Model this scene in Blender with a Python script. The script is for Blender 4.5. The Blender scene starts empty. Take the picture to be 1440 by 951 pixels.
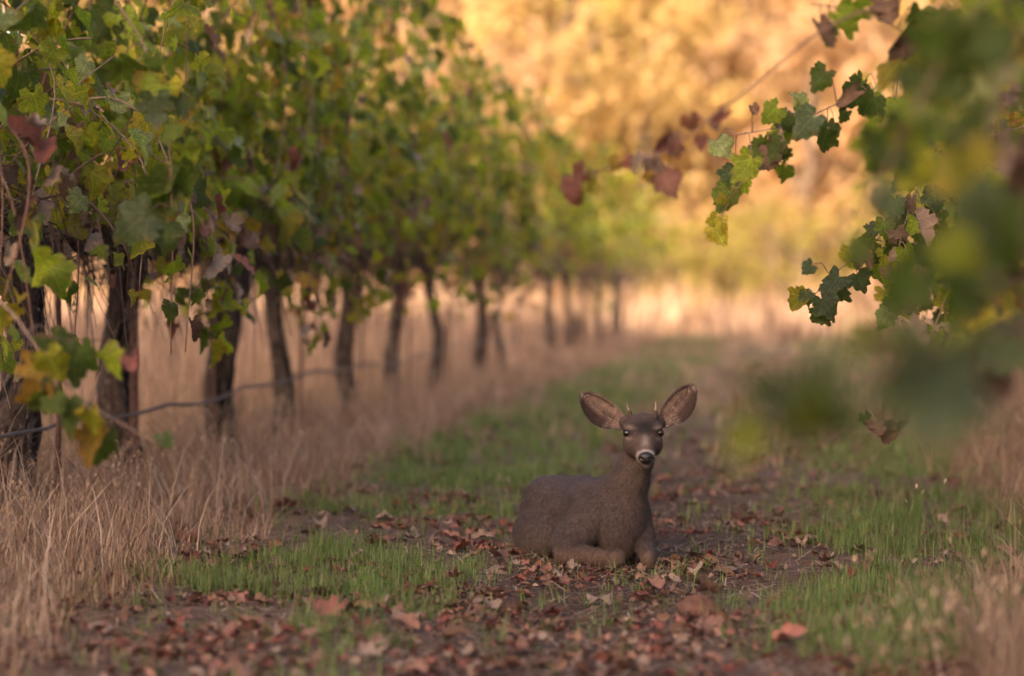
import bpy, math, random
import numpy as np
from mathutils import Vector, Matrix, Quaternion

random.seed(7)
rng = np.random.default_rng(11)
R = math.radians
sc = bpy.context.scene
COL = sc.collection

# ------------------------------------------------------------------ camera
F_PX, CX, CY = 3400.0, 720.0, 475.5          # 85 mm lens on a 36 mm sensor
CAM_H = 1.05
YAW = math.atan(400.0 / F_PX)
PITCH = -math.atan(75.5 / F_PX)
cam_d = bpy.data.cameras.new('camera')
cam = bpy.data.objects.new('camera', cam_d)
COL.objects.link(cam)
cam.location = (0, 0, CAM_H)
cam.rotation_euler = (R(90) + PITCH, 0, YAW)
cam_d.sensor_width = 36.0
cam_d.lens = F_PX / 1440.0 * 36.0
cam_d.clip_start = 0.1
cam_d.clip_end = 3000
cam_d.dof.use_dof = True
cam_d.dof.focus_distance = 8.93
cam_d.dof.aperture_fstop = 1.25
cam_d.dof.aperture_blades = 0
sc.camera = cam

# ------------------------------------------------------------------ sky, sun, exposure
SUN_EL = R(14.0)
SUN_AZ = Vector((-0.30, -0.954, 0)).normalized()      # towards the sun: low, behind the camera
world = bpy.data.worlds.new('World')
sc.world = world
world.use_nodes = True
wn = world.node_tree
bg = wn.nodes['Background']
sky = wn.nodes.new('ShaderNodeTexSky')
sky.sky_type = 'NISHITA'
sky.sun_disc = False
sky.sun_elevation = SUN_EL
sky.sun_rotation = math.atan2(SUN_AZ.x, SUN_AZ.y)
sky.air_density = 0.75
sky.dust_density = 4.0
sky.ozone_density = 0.6
tint = wn.nodes.new('ShaderNodeVectorMath')            # white balance set for open shade
tint.operation = 'MULTIPLY'
tint.inputs[1].default_value = (1.08, 0.92, 0.86)
wn.links.new(sky.outputs[0], tint.inputs[0])
wn.links.new(tint.outputs[0], bg.inputs[0])
bg.inputs[1].default_value = 0.15
sun_d = bpy.data.lights.new('sun', 'SUN')
sun_d.energy = 4.9
sun_d.angle = R(0.5)
sun_d.color = (1.0, 0.78, 0.54)
sun = bpy.data.objects.new('sun', sun_d)
COL.objects.link(sun)
sd = Vector((SUN_AZ.x * math.cos(SUN_EL), SUN_AZ.y * math.cos(SUN_EL), math.sin(SUN_EL)))
sun.rotation_euler = (-sd).to_track_quat('-Z', 'Y').to_euler()
sun.location = sd * 200
sc.view_settings.view_transform = 'Standard'
sc.view_settings.look = 'None'
sc.view_settings.gamma = 1.0
sc.view_settings.exposure = 2.0
sc.view_settings.use_curve_mapping = False
sc.render.engine = 'CYCLES'
sc.cycles.use_denoising = True
sc.cycles.max_bounces = 8
sc.cycles.diffuse_bounces = 4
sc.cycles.transmission_bounces = 4
sc.cycles.transparent_max_bounces = 6

CAMR = np.array(cam.rotation_euler.to_matrix())
CAMP = np.array([0, 0, CAM_H])

def proj(P):
    """world points -> (px, py, depth) in the photograph's 1440x951 frame"""
    P = np.atleast_2d(P)
    c = (P - CAMP) @ CAMR
    d = -c[:, 2]
    dd = np.where(np.abs(d) < 1e-6, 1e-6, d)
    return CX + F_PX * c[:, 0] / dd, CY - F_PX * c[:, 1] / dd, d

def at(px, py, depth):
    c = np.array([(px - CX) / F_PX * depth, -(py - CY) / F_PX * depth, -depth])
    return CAMP + CAMR @ c

def on_line(px, X):
    """Y where the vertical plane x = X meets the view column px"""
    d = CAMR @ np.array([(px - CX) / F_PX, 0, -1])
    return X * d[1] / d[0]

def on_ground(px, py, z=0.0):
    d = CAMR @ np.array([(px - CX) / F_PX, -(py - CY) / F_PX, -1])
    t = (z - CAM_H) / d[2]
    return CAMP + d * t

# ------------------------------------------------------------------ numpy helpers
def vnoise2(x, y, seed=0):
    x = np.asarray(x, float); y = np.asarray(y, float)
    xi = np.floor(x).astype(np.int64); yi = np.floor(y).astype(np.int64)
    xf = x - xi; yf = y - yi
    def h(a, b):
        n = (a * 374761393 + b * 668265263 + seed * 974711) & 0x7fffffff
        n = ((n ^ (n >> 13)) * 1274126177) & 0x7fffffff
        return ((n ^ (n >> 16)) & 0xffff) / 65535.0
    u = xf * xf * (3 - 2 * xf); v = yf * yf * (3 - 2 * yf)
    a = h(xi, yi) * (1 - u) + h(xi + 1, yi) * u
    b = h(xi, yi + 1) * (1 - u) + h(xi + 1, yi + 1) * u
    return a * (1 - v) + b * v

def fbm(x, y, o=4, seed=0):
    s = 0; a = 0.5; t = 0
    for i in range(o):
        s = s + a * vnoise2(np.asarray(x) * 2 ** i, np.asarray(y) * 2 ** i, seed + i * 17); t += a; a *= 0.5
    return s / t

def sstep(a, b, x):
    t = np.clip((np.asarray(x, float) - a) / (b - a), 0, 1)
    return t * t * (3 - 2 * t)

def mesh_np(name, V, T=None, Q=None, col=None, mat=None, smooth=True, extra=None):
    me = bpy.data.meshes.new(name)
    V = np.ascontiguousarray(V, np.float32)
    idx = []; start = []; tot = []
    n = 0
    if T is not None and len(T):
        T = np.asarray(T, np.int32); idx.append(T.ravel()); start.append(np.arange(len(T)) * 3); n = len(T) * 3
        tot.append(np.full(len(T), 3))
    if Q is not None and len(Q):
        Q = np.asarray(Q, np.int32); idx.append(Q.ravel()); start.append(n + np.arange(len(Q)) * 4); tot.append(np.full(len(Q), 4))
    idx = np.concatenate(idx).astype(np.int32); start = np.concatenate(start).astype(np.int32)
    me.vertices.add(len(V)); me.vertices.foreach_set('co', V.ravel())
    me.loops.add(len(idx)); me.loops.foreach_set('vertex_index', idx)
    me.polygons.add(len(start)); me.polygons.foreach_set('loop_start', start)
    me.update(calc_edges=True)
    if smooth:
        me.polygons.foreach_set('use_smooth', np.ones(len(start), bool))
    if col is not None:
        c = np.asarray(col, np.float32)
        if c.shape[1] == 3:
            c = np.concatenate([c, np.ones((len(c), 1), np.float32)], 1)
        a = me.attributes.new('Col', 'FLOAT_COLOR', 'POINT')
        a.data.foreach_set('color', np.ascontiguousarray(c).ravel())
    if extra is not None:                                # leaf blade coordinates, for the veins
        a = me.attributes.new('Blade', 'FLOAT_VECTOR', 'POINT')
        a.data.foreach_set('vector', np.ascontiguousarray(extra, np.float32).ravel())
    if mat is not None:
        me.materials.append(mat)
    me.validate()
    return me

def link(name, data, parent=None, loc=None, **props):
    o = bpy.data.objects.new(name, data)
    COL.objects.link(o)
    if parent is not None:
        o.parent = parent
    if loc is not None:
        o.location = loc
    for k, v in props.items():
        o[k] = v
    return o

def thing(name, label, cat, loc=(0, 0, 0), group=None):
    o = link(name, None, None, loc, label=label, category=cat)
    o.empty_display_size = 0.1
    if group:
        o['group'] = group
    return o

def tube(path, rad, sides=6, cap=True, twist=0.0, rough=0.0, seed=0):
    """tapered tube along a polyline -> V, Q"""
    P = np.asarray(path, float); n = len(P)
    rad = np.broadcast_to(np.asarray(rad, float), (n,))
    T = np.gradient(P, axis=0); T /= np.linalg.norm(T, axis=1)[:, None] + 1e-9
    ref = np.array([0.0, 0, 1]) if abs(T[0][2]) < 0.9 else np.array([1.0, 0, 0])
    u = np.cross(T[0], ref); u /= np.linalg.norm(u)
    V = []
    for i in range(n):
        u = u - T[i] * np.dot(u, T[i]); u /= np.linalg.norm(u) + 1e-9
        w = np.cross(T[i], u)
        a = np.arange(sides) * 2 * math.pi / sides + twist * i
        r = rad[i]
        if rough:
            r = r * (1 + rough * (vnoise2(np.cos(a) * 2 + 5, i * 0.4 + np.sin(a) * 2, seed) - 0.5) * 2)
        V.append(P[i] + np.outer(np.cos(a) * r, u) + np.outer(np.sin(a) * r, w))
    V = np.concatenate(V)
    i, j = np.meshgrid(np.arange(n - 1), np.arange(sides), indexing='ij')
    j2 = (j + 1) % sides
    Q = np.stack([i * sides + j, i * sides + j2, (i + 1) * sides + j2, (i + 1) * sides + j], -1).reshape(-1, 4)
    T3 = np.zeros((0, 3), int)
    if cap:
        V = np.concatenate([V, P[:1], P[-1:]])
        k = np.arange(sides); k2 = (k + 1) % sides; b = (n - 1) * sides
        T3 = np.concatenate([np.stack([k2, k, np.full(sides, len(V) - 2)], 1),
                             np.stack([b + k, b + k2, np.full(sides, len(V) - 1)], 1)])
    return V, T3, Q

def join(parts):
    Vs, Ts, Qs, o = [], [], [], 0
    for V, T, Q in parts:
        Vs.append(V); Ts.append(np.asarray(T).reshape(-1, 3) + o); Qs.append(np.asarray(Q).reshape(-1, 4) + o); o += len(V)
    return np.concatenate(Vs), np.concatenate(Ts).astype(int), np.concatenate(Qs).astype(int)

def smooth_path(ctrl, n):
    """Catmull-Rom through control points"""
    C = np.asarray(ctrl, float)
    C = np.concatenate([[2 * C[0] - C[1]], C, [2 * C[-1] - C[-2]]])
    out = []
    segs = len(C) - 3
    for t in np.linspace(0, segs - 1e-6, n):
        i = int(t); f = t - i
        p0, p1, p2, p3 = C[i:i + 4]
        out.append(0.5 * (2 * p1 + (p2 - p0) * f + (2 * p0 - 5 * p1 + 4 * p2 - p3) * f * f + (3 * p1 - p0 - 3 * p2 + p3) * f ** 3))
    return np.array(out)

# ------------------------------------------------------------------ materials
def mat_base(name):
    m = bpy.data.materials.new(name)
    m.use_nodes = True
    nt = m.node_tree
    nt.nodes.clear()
    out = nt.nodes.new('ShaderNodeOutputMaterial')
    return m, nt, out

def N(nt, typ, **kw):
    n = nt.nodes.new(typ)
    for k, v in kw.items():
        setattr(n, k, v)
    return n

def vein_mask(nt):
    """midrib, side ribs and fine secondary veins in the leaf's own coordinates"""
    L = nt.links.new
    def M(op, a, b=None, c=None, clamp=False):
        n = N(nt, 'ShaderNodeMath', operation=op); n.use_clamp = clamp
        for i, v in enumerate((a, b, c)):
            if v is None: continue
            if isinstance(v, (int, float)): n.inputs[i].default_value = v
            else: L(v, n.inputs[i])
        return n.outputs[0]
    a = N(nt, 'ShaderNodeAttribute', attribute_name='Blade')
    sp = N(nt, 'ShaderNodeSeparateXYZ'); L(a.outputs['Vector'], sp.inputs[0])
    x = M('ABSOLUTE', sp.outputs[0]); y = sp.outputs[1]
    tot = None
    for ang, w in ((0.0, .022), (0.72, .018), (1.75, .016)):
        sn, cs = math.sin(ang), math.cos(ang)
        perp = M('ABSOLUTE', M('SUBTRACT', M('MULTIPLY', x, cs), M('MULTIPLY', y, sn)))
        along_ = M('GREATER_THAN', M('ADD', M('MULTIPLY', x, sn), M('MULTIPLY', y, cs)), 0)
        m = M('MULTIPLY', M('SUBTRACT', 1.0, M('DIVIDE', perp, w), clamp=True), along_)
        tot = m if tot is None else M('MAXIMUM', tot, m)
    fr = M('FRACT', M('MULTIPLY', M('SUBTRACT', y, M('MULTIPLY', x, .8)), 8.0))
    fine = M('MULTIPLY', M('SUBTRACT', 1.0, M('DIVIDE', M('ABSOLUTE', M('SUBTRACT', fr, .5)), .13), clamp=True), .45)
    return M('MAXIMUM', tot, fine)

def mat_attr(name, rough=0.7, trans=0.0, noise=(30.0, 0.25), objvar=0.0, spec=0.3, bump=0.0, bscale=80.0, trgain=(1.9, 1.85, 0.8), veins=0.0):
    """colour from the 'Col' attribute, broken up by noise; optionally leaf-like translucency"""
    m, nt, out = mat_base(name)
    L = nt.links.new
    at_ = N(nt, 'ShaderNodeAttribute', attribute_name='Col')
    tc = N(nt, 'ShaderNodeTexCoord')
    nz = N(nt, 'ShaderNodeTexNoise'); nz.inputs['Scale'].default_value = noise[0]; nz.inputs['Detail'].default_value = 4
    L(tc.outputs['Object'], nz.inputs['Vector'])
    mr = N(nt, 'ShaderNodeMapRange'); mr.inputs['From Min'].default_value = 0.25; mr.inputs['From Max'].default_value = 0.75
    mr.inputs['To Min'].default_value = 1 - noise[1]; mr.inputs['To Max'].default_value = 1 + noise[1]
    L(nz.outputs['Fac'], mr.inputs['Value'])
    val = mr.outputs['Result']
    if objvar:
        oi = N(nt, 'ShaderNodeObjectInfo')
        m2 = N(nt, 'ShaderNodeMapRange'); m2.inputs['To Min'].default_value = 1 - objvar; m2.inputs['To Max'].default_value = 1 + objvar
        L(oi.outputs['Random'], m2.inputs['Value'])
        mu = N(nt, 'ShaderNodeMath', operation='MULTIPLY'); L(val, mu.inputs[0]); L(m2.outputs['Result'], mu.inputs[1]); val = mu.outputs[0]
    if veins:
        vk = vein_mask(nt)
        mv = N(nt, 'ShaderNodeMath', operation='MULTIPLY_ADD'); L(vk, mv.inputs[0]); mv.inputs[1].default_value = veins; mv.inputs[2].default_value = 1.0 - veins * .2
        mu2 = N(nt, 'ShaderNodeMath', operation='MULTIPLY'); L(val, mu2.inputs[0]); L(mv.outputs[0], mu2.inputs[1]); val = mu2.outputs[0]
    vm = N(nt, 'ShaderNodeVectorMath', operation='SCALE')
    L(at_.outputs['Color'], vm.inputs[0]); L(val, vm.inputs['Scale'])
    p = N(nt, 'ShaderNodeBsdfPrincipled')
    p.inputs['Roughness'].default_value = rough
    p.inputs['Specular IOR Level'].default_value = spec
    L(vm.outputs[0], p.inputs['Base Color'])
    if bump:
        nb = N(nt, 'ShaderNodeTexNoise'); nb.inputs['Scale'].default_value = bscale; nb.inputs['Detail'].default_value = 5
        L(tc.outputs['Object'], nb.inputs['Vector'])
        b = N(nt, 'ShaderNodeBump'); b.inputs['Strength'].default_value = bump; b.inputs['Distance'].default_value = 0.01
        L(nb.outputs['Fac'], b.inputs['Height']); L(b.outputs[0], p.inputs['Normal'])
    if trans:
        t = N(nt, 'ShaderNodeBsdfTranslucent')
        tm = N(nt, 'ShaderNodeVectorMath', operation='MULTIPLY'); tm.inputs[1].default_value = trgain
        L(vm.outputs[0], tm.inputs[0]); L(tm.outputs[0], t.inputs['Color'])
        mx = N(nt, 'ShaderNodeMixShader'); mx.inputs[0].default_value = trans
        L(p.outputs[0], mx.inputs[1]); L(t.outputs[0], mx.inputs[2]); L(mx.outputs[0], out.inputs['Surface'])
    else:
        L(p.outputs[0], out.inputs['Surface'])
    return m

M_LEAF = mat_attr('vine_leaf', rough=0.55, trans=0.5, noise=(7, 0.3), objvar=0.25, spec=0.22, bump=0.25, bscale=60, veins=.7)
M_DRY = mat_attr('dry_leaf', rough=0.75, trans=0.15, noise=(35, 0.3), objvar=0.25, spec=0.2, bump=0.4, bscale=70, trgain=(1.1, 1, .9), veins=.4)
M_WOOD = mat_attr('vine_bark', rough=0.9, noise=(45, 0.45), spec=0.15, bump=0.9, bscale=60)
M_CANE = mat_attr('cane_bark', rough=0.65, noise=(25, 0.25), spec=0.3)
M_GRASS = mat_attr('green_grass', rough=0.5, trans=0.35, noise=(3, 0.2), spec=0.3)
M_STRAW = mat_attr('dry_grass', rough=0.65, trans=0.2, noise=(3, 0.2), spec=0.3, trgain=(1.1, 1, .85))
M_METAL = mat_attr('rusty_steel', rough=0.7, noise=(60, 0.4), spec=0.4, bump=0.3)
M_HOSE = mat_attr('weathered_hose', rough=0.6, noise=(30, 0.2), spec=0.3)
M_STONE = mat_attr('earth_clod', rough=0.95, noise=(40, 0.3), spec=0.1, bump=0.8, bscale=50)
M_TREE = mat_attr('tree_leaf', rough=0.6, trans=0.55, noise=(0.2, 0.2), spec=0.3, trgain=(1.15, 1.1, .7))
M_GRAPE = mat_attr('grape_skin', rough=0.5, noise=(80, 0.3), spec=0.4)

# ground material: bare reddish soil on the path, straw-coloured field elsewhere
def ground_material():
    m, nt, out = mat_base('ground_soil')
    L = nt.links.new
    a = N(nt, 'ShaderNodeAttribute', attribute_name='Col')
    tc = N(nt, 'ShaderNodeTexCoord')
    n1 = N(nt, 'ShaderNodeTexNoise'); n1.inputs['Scale'].default_value = 9; n1.inputs['Detail'].default_value = 8; n1.inputs['Roughness'].default_value = 0.7
    n2 = N(nt, 'ShaderNodeTexNoise'); n2.inputs['Scale'].default_value = 70; n2.inputs['Detail'].default_value = 6
    for n in (n1, n2):
        L(tc.outputs['Object'], n.inputs['Vector'])
    r = N(nt, 'ShaderNodeValToRGB')
    r.color_ramp.elements[0].position = 0.3; r.color_ramp.elements[0].color = (0.5, 0.47, 0.45, 1)
    r.color_ramp.elements[1].position = 0.72; r.color_ramp.elements[1].color = (1.55, 1.5, 1.45, 1)
    L(n1.outputs['Fac'], r.inputs[0])
    vm = N(nt, 'ShaderNodeVectorMath', operation='MULTIPLY'); L(a.outputs['Color'], vm.inputs[0]); L(r.outputs[0], vm.inputs[1])
    p = N(nt, 'ShaderNodeBsdfPrincipled'); p.inputs['Roughness'].default_value = 0.95; p.inputs['Specular IOR Level'].default_value = 0.15
    L(vm.outputs[0], p.inputs['Base Color'])
    ad = N(nt, 'ShaderNodeMath', operation='ADD'); L(n1.outputs['Fac'], ad.inputs[0]); L(n2.outputs['Fac'], ad.inputs[1])
    b = N(nt, 'ShaderNodeBump'); b.inputs['Strength'].default_value = 0.8; b.inputs['Distance'].default_value = 0.025
    L(ad.outputs[0], b.inputs['Height']); L(b.outputs[0], p.inputs['Normal'])
    L(p.outputs[0], out.inputs['Surface'])
    return m

# ------------------------------------------------------------------ ground
LX, RX = -3.27, 1.9            # the two vine rows
PATH_X = -0.68

def height(x, y):
    x = np.asarray(x, float); y = np.asarray(y, float)
    near = np.exp(-(np.maximum(y - 6, 0) / 25.0) ** 2)
    z = 0.05 * (fbm(x * 1.3 + 10, y * 1.3, 4, 3) - 0.5) * near
    z = z + 0.022 * (fbm(x * 11, y * 11, 3, 9) - 0.5) * near
    z = z + 0.07 * np.exp(-((x - LX) / 0.8) ** 2) + 0.07 * np.exp(-((x - RX) / 0.8) ** 2)
    z = z - 0.03 * np.exp(-((x - PATH_X) / 0.45) ** 2)
    # rising slope beyond the end of the rows
    t = np.maximum(y - 52, 0)
    z = z + 14.0 * sstep(0, 130, t) + 0.04 * np.maximum(t - 110, 0)
    z = z + 1.2 * (fbm(x * 0.05, y * 0.05, 3, 21) - 0.5) * sstep(0, 40, t)
    # unseen ridge added behind the camera to keep the sun off the near rows
    z = z + (62.6 + 3.0 * (fbm(x * .045, x * 0 + 4, 3, 88) - .5)) * sstep(30, 200, -y)
    return z

def ground():
    ys = np.concatenate([-np.geomspace(500, 4, 40), np.linspace(-2, 5.5, 10), np.linspace(5.7, 14, 240), np.geomspace(14.1, 60, 130), np.geomspace(62, 700, 60)])
    xs = np.concatenate([-np.geomspace(500, 6.5, 26), np.linspace(-6, -3, 24), np.linspace(-2.95, 1.6, 170), np.linspace(1.7, 6, 24), np.geomspace(6.5, 500, 26)])
    X, Y = np.meshgrid(xs, ys)
    Z = height(X, Y)
    V = np.stack([X, Y, Z], -1).reshape(-1, 3)
    ny, nx = X.shape
    i, j = np.meshgrid(np.arange(ny - 1), np.arange(nx - 1), indexing='ij')
    Q = np.stack([i * nx + j, i * nx + j + 1, (i + 1) * nx + j + 1, (i + 1) * nx + j], -1).reshape(-1, 4)
    x, y = V[:, 0], V[:, 1]
    soil = np.array([0.074, 0.045, 0.033]); litter = np.array([0.135, 0.087, 0.065]); straw = np.array([0.30, 0.185, 0.10])
    field = np.array([0.36, 0.23, 0.13])
    w = np.exp(-((x - PATH_X - 0.15 * (fbm(y * 0.7, x * 0 + 3, 2, 5) - .5)) / 0.55) ** 2)
    alley = sstep(-2.5, -2.0, x) * (1 - sstep(0.7, 1.1, x)) * (1 - sstep(48, 58, y))
    c = straw * (1 - alley)[:, None] + litter * alley[:, None]
    c = c * (1 - w * alley)[:, None] + soil * (w * alley)[:, None]
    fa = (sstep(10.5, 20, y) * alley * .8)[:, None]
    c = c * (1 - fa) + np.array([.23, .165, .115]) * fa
    f = sstep(44, 60, y)[:, None]
    c = c * (1 - f) + field * f * (0.75 + 0.5 * fbm(x * 0.15, y * 0.15, 3, 8))[:, None]
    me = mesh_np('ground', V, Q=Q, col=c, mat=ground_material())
    o = link('ground', me, kind='structure', label='bare reddish soil track and straw covered earth between the vine rows')
    return o
ground()

# ------------------------------------------------------------------ leaf shapes
def leaf_outline(seed, dry=False):
    r = random.Random(seed)
    q = r.uniform(.0, .055)                              # depth of the sinuses
    half = [(0.05, -0.03), (0.13, -0.17), (0.25, -0.22), (0.36, -0.18), (0.45, -0.08), (0.475 - q, 0.03), (0.45 - q * 1.6, 0.10),
            (0.505, 0.17), (0.55, 0.27), (0.515, 0.38), (0.44 - q, 0.46), (0.37 - q * 1.6, 0.485), (0.34, 0.60), (0.27, 0.70), (0.17, 0.79), (0.09, 0.88)]
    pts = []
    for s in (1, -1):
        side = []
        for k, (x, y) in enumerate(half):
            j = 0.022
            e = 1.0 + (0.06 if k % 2 else -0.06)
            side.append((s * (x * e + r.uniform(-j, j)), (y - .15) * e + .15 + r.uniform(-j, j)))
        pts.append(side)
    return [(0, 0.0)] + pts[0] + [(0, 0.96)] + pts[1][::-1]

def leaf_template(seed, mode):
    """returns V, T, margin weight. mode: flat, cup, fold, wave, dry"""
    r = random.Random(seed * 31 + 5)
    O = np.array(leaf_outline(seed))
    C = np.array([[0, 0.18], [0, 0.45], [0, 0.7]])
    P = np.concatenate([O, C]); n = len(O)
    T = []
    tip = (n - 1) // 2 + 1
    for k in range(n):
        a, b = k, (k + 1) % n
        my = (O[a][1] + O[b][1]) / 2
        c = n if my < 0.32 else (n + 1 if my < 0.58 else n + 2)
        T.append((a, c, b))
    def nearest(a):
        pass
    # stitch the midrib
    for s in (0, 1):
        ring = list(range(1, tip)) if s == 0 else list(range(tip + 1, n))
        if s == 1: ring = ring[::-1]
        lo = [k for k in ring if True]
        for q, lim in ((0, 0.32), (1, 0.58)):
            for a, b in zip(lo[:-1], lo[1:]):
                ca = 0 if (O[a][1] + O[b][1]) / 2 < 0.32 else (1 if (O[a][1] + O[b][1]) / 2 < 0.58 else 2)
        # triangles where the fan centre changes
        prev = None
        full = [0] + lo + [tip]
        for a, b in zip(full[:-1], full[1:]):
            my = (O[a][1] + O[b][1]) / 2
            c = 0 if my < 0.32 else (1 if my < 0.58 else 2)
            if prev is not None and c != prev:
                lo_, hi_ = min(c, prev), max(c, prev)
                for q in range(lo_, hi_):
                    T.append((a, n + q, n + q + 1) if s == 0 else (a, n + q + 1, n + q))
            prev = c
    x, y = P[:, 0], P[:, 1]
    rr = np.sqrt(x ** 2 + (y - 0.3) ** 2)
    ph = r.uniform(0, 6.28)
    th = np.arctan2(y - 0.3, x)
    if mode == 'flat':
        z = -0.4 * rr ** 2 + 0.07 * np.sin(5 * th + ph) * rr
    elif mode == 'cup':
        z = 0.85 * rr ** 2 + 0.10 * np.sin(4 * th + ph) * rr
    elif mode == 'fold':
        z = 0.8 * np.abs(x) - 0.55 * (y - 0.2) ** 2 + 0.08 * np.sin(6 * th + ph) * rr
    elif mode == 'wave':
        z = 0.32 * np.sin(3 * th + ph) * rr - 0.5 * np.maximum(y - 0.3, 0) ** 2
    else:
        z = 0.9 * rr ** 2 * (0.6 + 0.4 * np.sin(2 * th + ph)) + 0.16 * np.sin(5 * th + ph * 2) * rr
    V = np.stack([x, y, z], 1)
    if mode == 'dry':                                   # roll the blade up around its midrib
        k = r.uniform(2.0, 3.4)
        V[:, 0] = np.sin(x * k) / k * (1 - 0.12 * rr)
        V[:, 2] = z * 0.5 + (1 - np.cos(x * k)) / k
        yy = (y - 0.2) * r.uniform(0.6, 1.6)
        V[:, 2] += 0.3 * (1 - np.cos(yy)) * r.choice((-1, 1.6))
        V[:, 1] = 0.2 + np.sin(yy * 0.9) / 0.95
    marg = np.ones(len(P)); marg[n:] = 0
    return V, np.array(T), marg, np.stack([x, y, 0 * x], 1)

GREEN_T = [leaf_template(s, m) for s, m in ((1, 'flat'), (2, 'cup'), (3, 'fold'), (4, 'wave'), (5, 'fold'), (6, 'flat'), (7, 'wave'))]
DRY_T = [leaf_template(s, 'dry') for s in (11, 12, 13, 14, 15)]

# leaf colours: (centre, margin)
GREENS = [((0.200, 0.256, 0.027), (0.200, 0.244, 0.025)), ((0.144, 0.194, 0.027), (0.144, 0.188, 0.025)), ((0.275, 0.306, 0.031), (0.312, 0.275, 0.027)), ((0.237, 0.275, 0.027), (0.237, 0.263, 0.025)),
          ((0.275, 0.312, 0.138), (0.250, 0.288, 0.112)), ((0.312, 0.325, 0.037), (0.400, 0.275, 0.037)), ((0.094, 0.125, 0.022), (0.100, 0.131, 0.022)), ((0.062, 0.088, 0.018), (0.069, 0.094, 0.018)), ((0.213, 0.263, 0.025), (0.225, 0.250, 0.025))]
YELLOWS = [((0.25, 0.23, 0.03), (0.30, 0.2, 0.03)), ((0.29, 0.20, 0.035), (0.28, 0.13, 0.03)), ((0.2, 0.2, 0.035), (0.26, 0.17, 0.03))]
REDS = [((0.21, 0.085, 0.06), (0.25, 0.075, 0.055)), ((0.28, 0.14, 0.11), (0.22, 0.09, 0.075)), ((0.15, 0.06, 0.053), (0.18, 0.07, 0.06))]
BROWNS = [((0.2, 0.125, 0.08), (0.15, 0.085, 0.055)), ((0.3, 0.215, 0.155), (0.24, 0.155, 0.105)), ((0.11, 0.07, 0.05), (0.09, 0.055, 0.04)), ((0.38, 0.29, 0.22), (0.3, 0.21, 0.155))]
DEEP = [((0.06, 0.09, 0.022), (0.06, 0.085, 0.02)), ((0.085, 0.12, 0.025), (0.09, 0.115, 0.025)), ((0.11, 0.14, 0.075), (0.1, 0.13, 0.065))]
PALETTES = {'deep': DEEP, 'green': GREENS, 'yellow': YELLOWS, 'red': REDS, 'brown': BROWNS}

def leaf_cols(tmpl, pal):
    m = tmpl[2][:, None]
    n_ = len(m)
    lr = np.random.default_rng(int(1e4 * (pal[0][0] + 3 * pal[0][1])) + n_)
    m = m * lr.uniform(.4, 1.0, (n_, 1))
    sc_ = lr.uniform(.78, 1.22, (n_, 1))
    c_ = (np.array(pal[0]) * (1 - m) + np.array(pal[1]) * m) * sc_
    spot = (lr.random((n_, 1)) < .10) & (tmpl[2][:, None] > .5)
    return np.where(spot, c_ * .4 + np.array([.2, .11, .05]) * .6, c_)
    return np.array(pal[0]) * (1 - m) + np.array(pal[1]) * m

_leaf_cache = {}
def leaf_mesh(dry, shape, kind, ci):
    key = (dry, shape, kind, ci)
    if key not in _leaf_cache:
        t = (DRY_T if dry else GREEN_T)[shape]
        _leaf_cache[key] = mesh_np('leaf', t[0], T=t[1], col=leaf_cols(t, PALETTES[kind][ci]), mat=M_DRY if kind == 'brown' or dry else M_LEAF, extra=t[3])
    return _leaf_cache[key]

class Leaf:
    __slots__ = ('p', 't', 'n', 's', 'kind', 'ci', 'dry', 'shape', 'cane')
    def mat(self):
        t = self.t / (np.linalg.norm(self.t) + 1e-9)
        n = self.n - t * np.dot(self.n, t); n /= np.linalg.norm(n) + 1e-9
        x = np.cross(t, n)
        m = np.eye(4); m[:3, 0] = x * self.s; m[:3, 1] = t * self.s; m[:3, 2] = n * self.s; m[:3, 3] = self.p
        return m

def mk_leaf(p, t, n, s, kind, r, dry=None, cane=None):
    l = Leaf(); l.p = np.asarray(p, float); l.t = np.asarray(t, float); l.n = np.asarray(n, float); l.s = s; l.kind = kind
    l.dry = (kind == 'brown' and r.random() < 0.8) or (kind == 'red' and r.random() < 0.35) if dry is None else dry
    l.shape = r.randrange(len(DRY_T) if l.dry else len(GREEN_T)); l.ci = r.randrange(len(PALETTES[kind])); l.cane = cane
    return l

def leaves_mesh(name, leaves, origin=(0, 0, 0), mat=None, r=random):
    """many leaves as one mesh (for those past the limit or too small to pick apart)"""
    Vs, Ts, Cs, Es, o = [], [], [], [], 0
    for l in leaves:
        t = (DRY_T if l.dry else GREEN_T)[l.shape]
        m = l.mat()
        Vs.append(t[0] @ m[:3, :3].T + m[:3, 3] - np.asarray(origin)); Ts.append(t[1] + o); o += len(t[0])
        Cs.append(leaf_cols(t, PALETTES[l.kind][l.ci]) * r.uniform(0.78, 1.22)); Es.append(t[3])
    return mesh_np(name, np.concatenate(Vs), T=np.concatenate(Ts), col=np.concatenate(Cs), mat=mat or M_LEAF, extra=np.concatenate(Es))

# ------------------------------------------------------------------ vines
def shade(c, n, r, v=0.25):
    return np.array(c)[None] * (1 + v * (np.array([[r.random()] for _ in range(n)]) * 2 - 1))

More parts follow.
